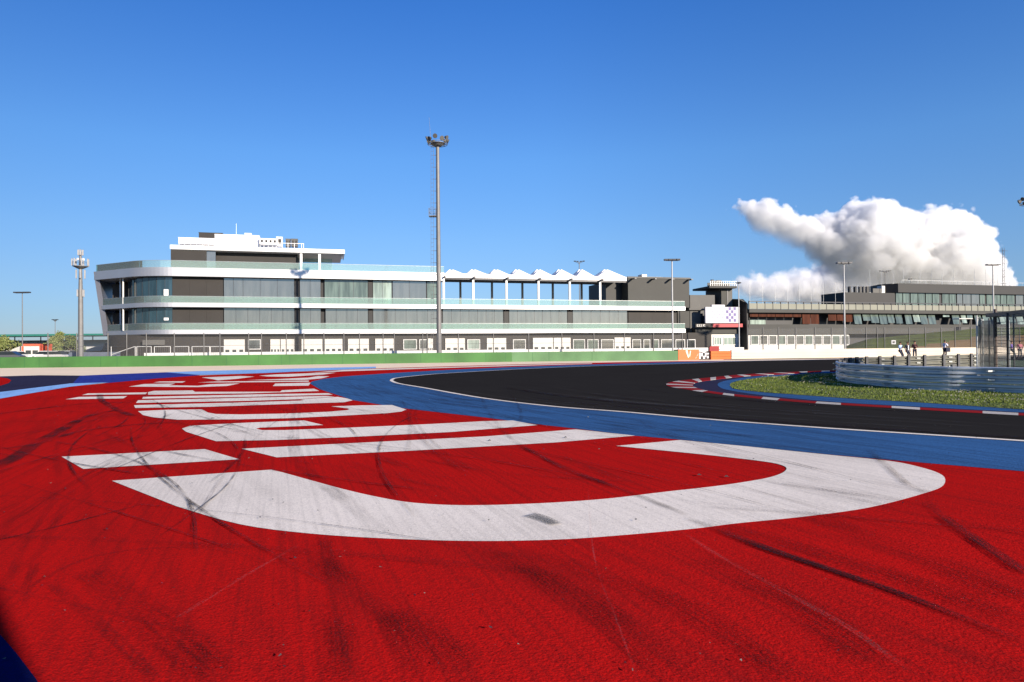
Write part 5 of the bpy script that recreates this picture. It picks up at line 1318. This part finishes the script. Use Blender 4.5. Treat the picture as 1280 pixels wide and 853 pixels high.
def cloud(name, label, prof, Y, dens, amp, soft, step):
    """one cumulus: prof = (px, top py, bottom py); vapour density falls off towards its ragged skin"""
    c0 = W(prof[0][0], (prof[0][1] + prof[0][2]) / 2, Y); rows = []
    for px, t, bt in prof:
        a = W(px, t, Y) - c0; c = W(px, bt, Y) - c0; rows.append((a.x, (a.z + c.z) / 2, abs(a.z - c.z) / 2))
    x0, x1 = rows[0][0], rows[-1][0]; zs = [r[1] for r in rows]; zmin, zmax = min(zs) - 1, max(zs) + 1; hmax = max(r[2] for r in rows)
    m = bpy.data.materials.new(name + '_vapour'); m.use_nodes = True; n = m.node_tree; N = n.nodes; L = n.links; N.remove(N['Principled BSDF'])
    def M(op, a, c=None, d=None, clamp=False):
        x = N.new('ShaderNodeMath'); x.operation = op; x.use_clamp = clamp
        for k, s in enumerate((a, c, d)):
            if s is None: continue
            if isinstance(s, (int, float)): x.inputs[k].default_value = s
            else: L.new(s, x.inputs[k])
        return x.outputs[0]
    tc = N.new('ShaderNodeTexCoord'); sp = N.new('ShaderNodeSeparateXYZ'); L.new(tc.outputs['Object'], sp.inputs[0]); X, Yy, Z = sp.outputs
    xn = M('DIVIDE', M('SUBTRACT', X, x0), x1 - x0, clamp=True)
    def curve(vals):
        f = N.new('ShaderNodeFloatCurve'); c = f.mapping.curves[0]
        for k, (r, v) in enumerate(zip(rows, vals)):
            xx = (r[0] - x0) / (x1 - x0)
            if k == 0: c.points[0].location = (xx, v)
            elif k == len(rows) - 1: c.points[-1].location = (xx, v)
            else: c.points.new(xx, v)
        f.mapping.update(); L.new(xn, f.inputs['Value']); return f.outputs[0]
    C = M('MULTIPLY_ADD', curve([(r[1] - zmin) / (zmax - zmin) for r in rows]), zmax - zmin, zmin)
    H = M('MAXIMUM', M('MULTIPLY', curve([r[2] / hmax for r in rows]), hmax), 12.0)
    rz = M('DIVIDE', M('SUBTRACT', Z, C), H); ry = M('DIVIDE', Yy, M('MULTIPLY', H, 1.15))
    r = M('SQRT', M('ADD', M('MULTIPLY', rz, rz), M('MULTIPLY', ry, ry)))
    s = M('MULTIPLY', M('SUBTRACT', 1.0, r), H)
    no = N.new('ShaderNodeTexNoise'); no.inputs['Scale'].default_value = 1 / 170; no.inputs['Detail'].default_value = 4; no.inputs['Roughness'].default_value = .62; L.new(tc.outputs['Object'], no.inputs['Vector'])
    # puffs: domain-warped cells
    wv = N.new('ShaderNodeVectorMath'); wv.operation = 'MULTIPLY_ADD'; L.new(no.outputs['Color'], wv.inputs[0]); wv.inputs[1].default_value = (70, 70, 70); L.new(tc.outputs['Object'], wv.inputs[2])
    def vor(size):
        v = N.new('ShaderNodeTexVoronoi'); v.feature = 'SMOOTH_F1'; v.inputs['Smoothness'].default_value = .25; v.inputs['Scale'].default_value = 1 / size; L.new(wv.outputs[0], v.inputs['Vector'])
        return v.outputs['Distance']
    pf = M('SUBTRACT', .55, vor(125)); pf2 = M('SUBTRACT', .55, vor(50))
    k = M('ADD', M('MULTIPLY', pf, amp * 1.5), M('MULTIPLY', pf2, amp * .75))
    k = M('ADD', k, M('MULTIPLY', M('SUBTRACT', no.outputs[0], .5), amp * 1.1))
    f = M('ADD', s, k)
    d = N.new('ShaderNodeMapRange'); d.interpolation_type = 'SMOOTHSTEP'; d.inputs[1].default_value = 0; d.inputs[2].default_value = soft; d.inputs[4].default_value = dens; L.new(f, d.inputs[0])
    base_ = N.new('ShaderNodeMapRange'); base_.interpolation_type = 'SMOOTHSTEP'; base_.inputs[1].default_value = -1.0; base_.inputs[2].default_value = .55; base_.inputs[3].default_value = .03; L.new(rz, base_.inputs[0])
    vs = N.new('ShaderNodeVolumeScatter'); vs.inputs['Color'].default_value = (.985, .985, .99, 1); vs.inputs['Anisotropy'].default_value = -.1
    L.new(M('MULTIPLY', d.outputs[0], base_.outputs[0]), vs.inputs['Density']); L.new(vs.outputs[0], N['Material Output'].inputs['Volume'])
    m.cycles.volume_step_rate = step
    b = MB(); n_ = 14; rings = []
    fine = [Vector(r) for r in rows]
    fine = [fine[0] + Vector((-amp * .6, 0, 0))] + fine + [fine[-1] + Vector((amp * .6, 0, 0))]
    for fr_ in fine:
        g = fr_.z + amp * .75; rings.append([(fr_.x, 1.15 * g * math.cos(2 * math.pi * j / n_), fr_.y + g * math.sin(2 * math.pi * j / n_)) for j in range(n_)])
    P = [v for rg_ in rings for v in rg_]; F = []
    for i in range(len(rings) - 1):
        for j in range(n_): F.append((i * n_ + j, i * n_ + (j + 1) % n_, (i + 1) * n_ + (j + 1) % n_, (i + 1) * n_ + j))
    F += [tuple(range(n_))[::-1], tuple(range((len(rings) - 1) * n_, len(rings) * n_))]
    b.hull(P, F, m); o = b.build(name); o.location = c0; tag(o, label, 'cloud'); return o
CA = [(916, 258, 266), (930, 256, 276), (945, 252, 292), (965, 254, 302), (985, 261, 308), (1005, 267, 318), (1025, 271, 336), (1045, 268, 352), (1060, 256, 364), (1076, 249, 368), (1095, 255, 372), (1112, 260, 374), (1130, 265, 376), (1150, 265, 378), (1172, 262, 380), (1192, 265, 380), (1206, 276, 382), (1216, 294, 382), (1226, 310, 382), (1238, 320, 382), (1248, 336, 382), (1258, 362, 378)]
cloud('cumulus_cloud', 'large towering white cumulus cloud above the right hand building', CA, 5200, .021, 78, 34, .16)
CB = [(920, 350, 370), (938, 343, 380), (955, 344, 384), (972, 342, 388), (990, 337, 390), (1010, 336, 392), (1030, 328, 394), (1055, 306, 396), (1080, 296, 398), (1105, 296, 398), (1130, 304, 398), (1160, 320, 398), (1200, 340, 398)]
cloud('low_cloud', 'low hazy band of soft cloud behind the roof masts', CB, 7500, .016, 90, 120, .3)

# small rubber crumbs and stones lying on the paint
rc = random.Random(21); b = MB()
for i in range(260):
    y = 3.1 + 14 * rc.random() ** 1.6; x = rc.uniform(-.75, .75) * y; s_ = rc.uniform(.003, .009) * (1 + y * .12); m = M_black if rc.random() < .7 else M_greyl
    P = [(x + s_ * rc.uniform(-1, 1), y + s_ * rc.uniform(-1, 1), .03 + s_ * rc.uniform(0, 1)) for _ in range(4)]
    b.hull(P, [(0, 1, 2), (0, 1, 3), (1, 2, 3), (0, 2, 3)], m)
for px, py in ((707, 549), (874, 597), (908, 599), (612, 553)):
    g = G(px, py); P = [(g.x - .028, g.y, .028), (g.x + .028, g.y - .01, .028), (g.x + .01, g.y + .04, .03), (g.x, g.y, .045)]; b.hull(P, [(0, 1, 2), (0, 1, 3), (1, 2, 3), (0, 2, 3)], M_black)
tag(b.build('rubber_crumbs'), 'tiny black rubber crumbs and grit scattered over the painted run-off', 'debris', kind='stuff')
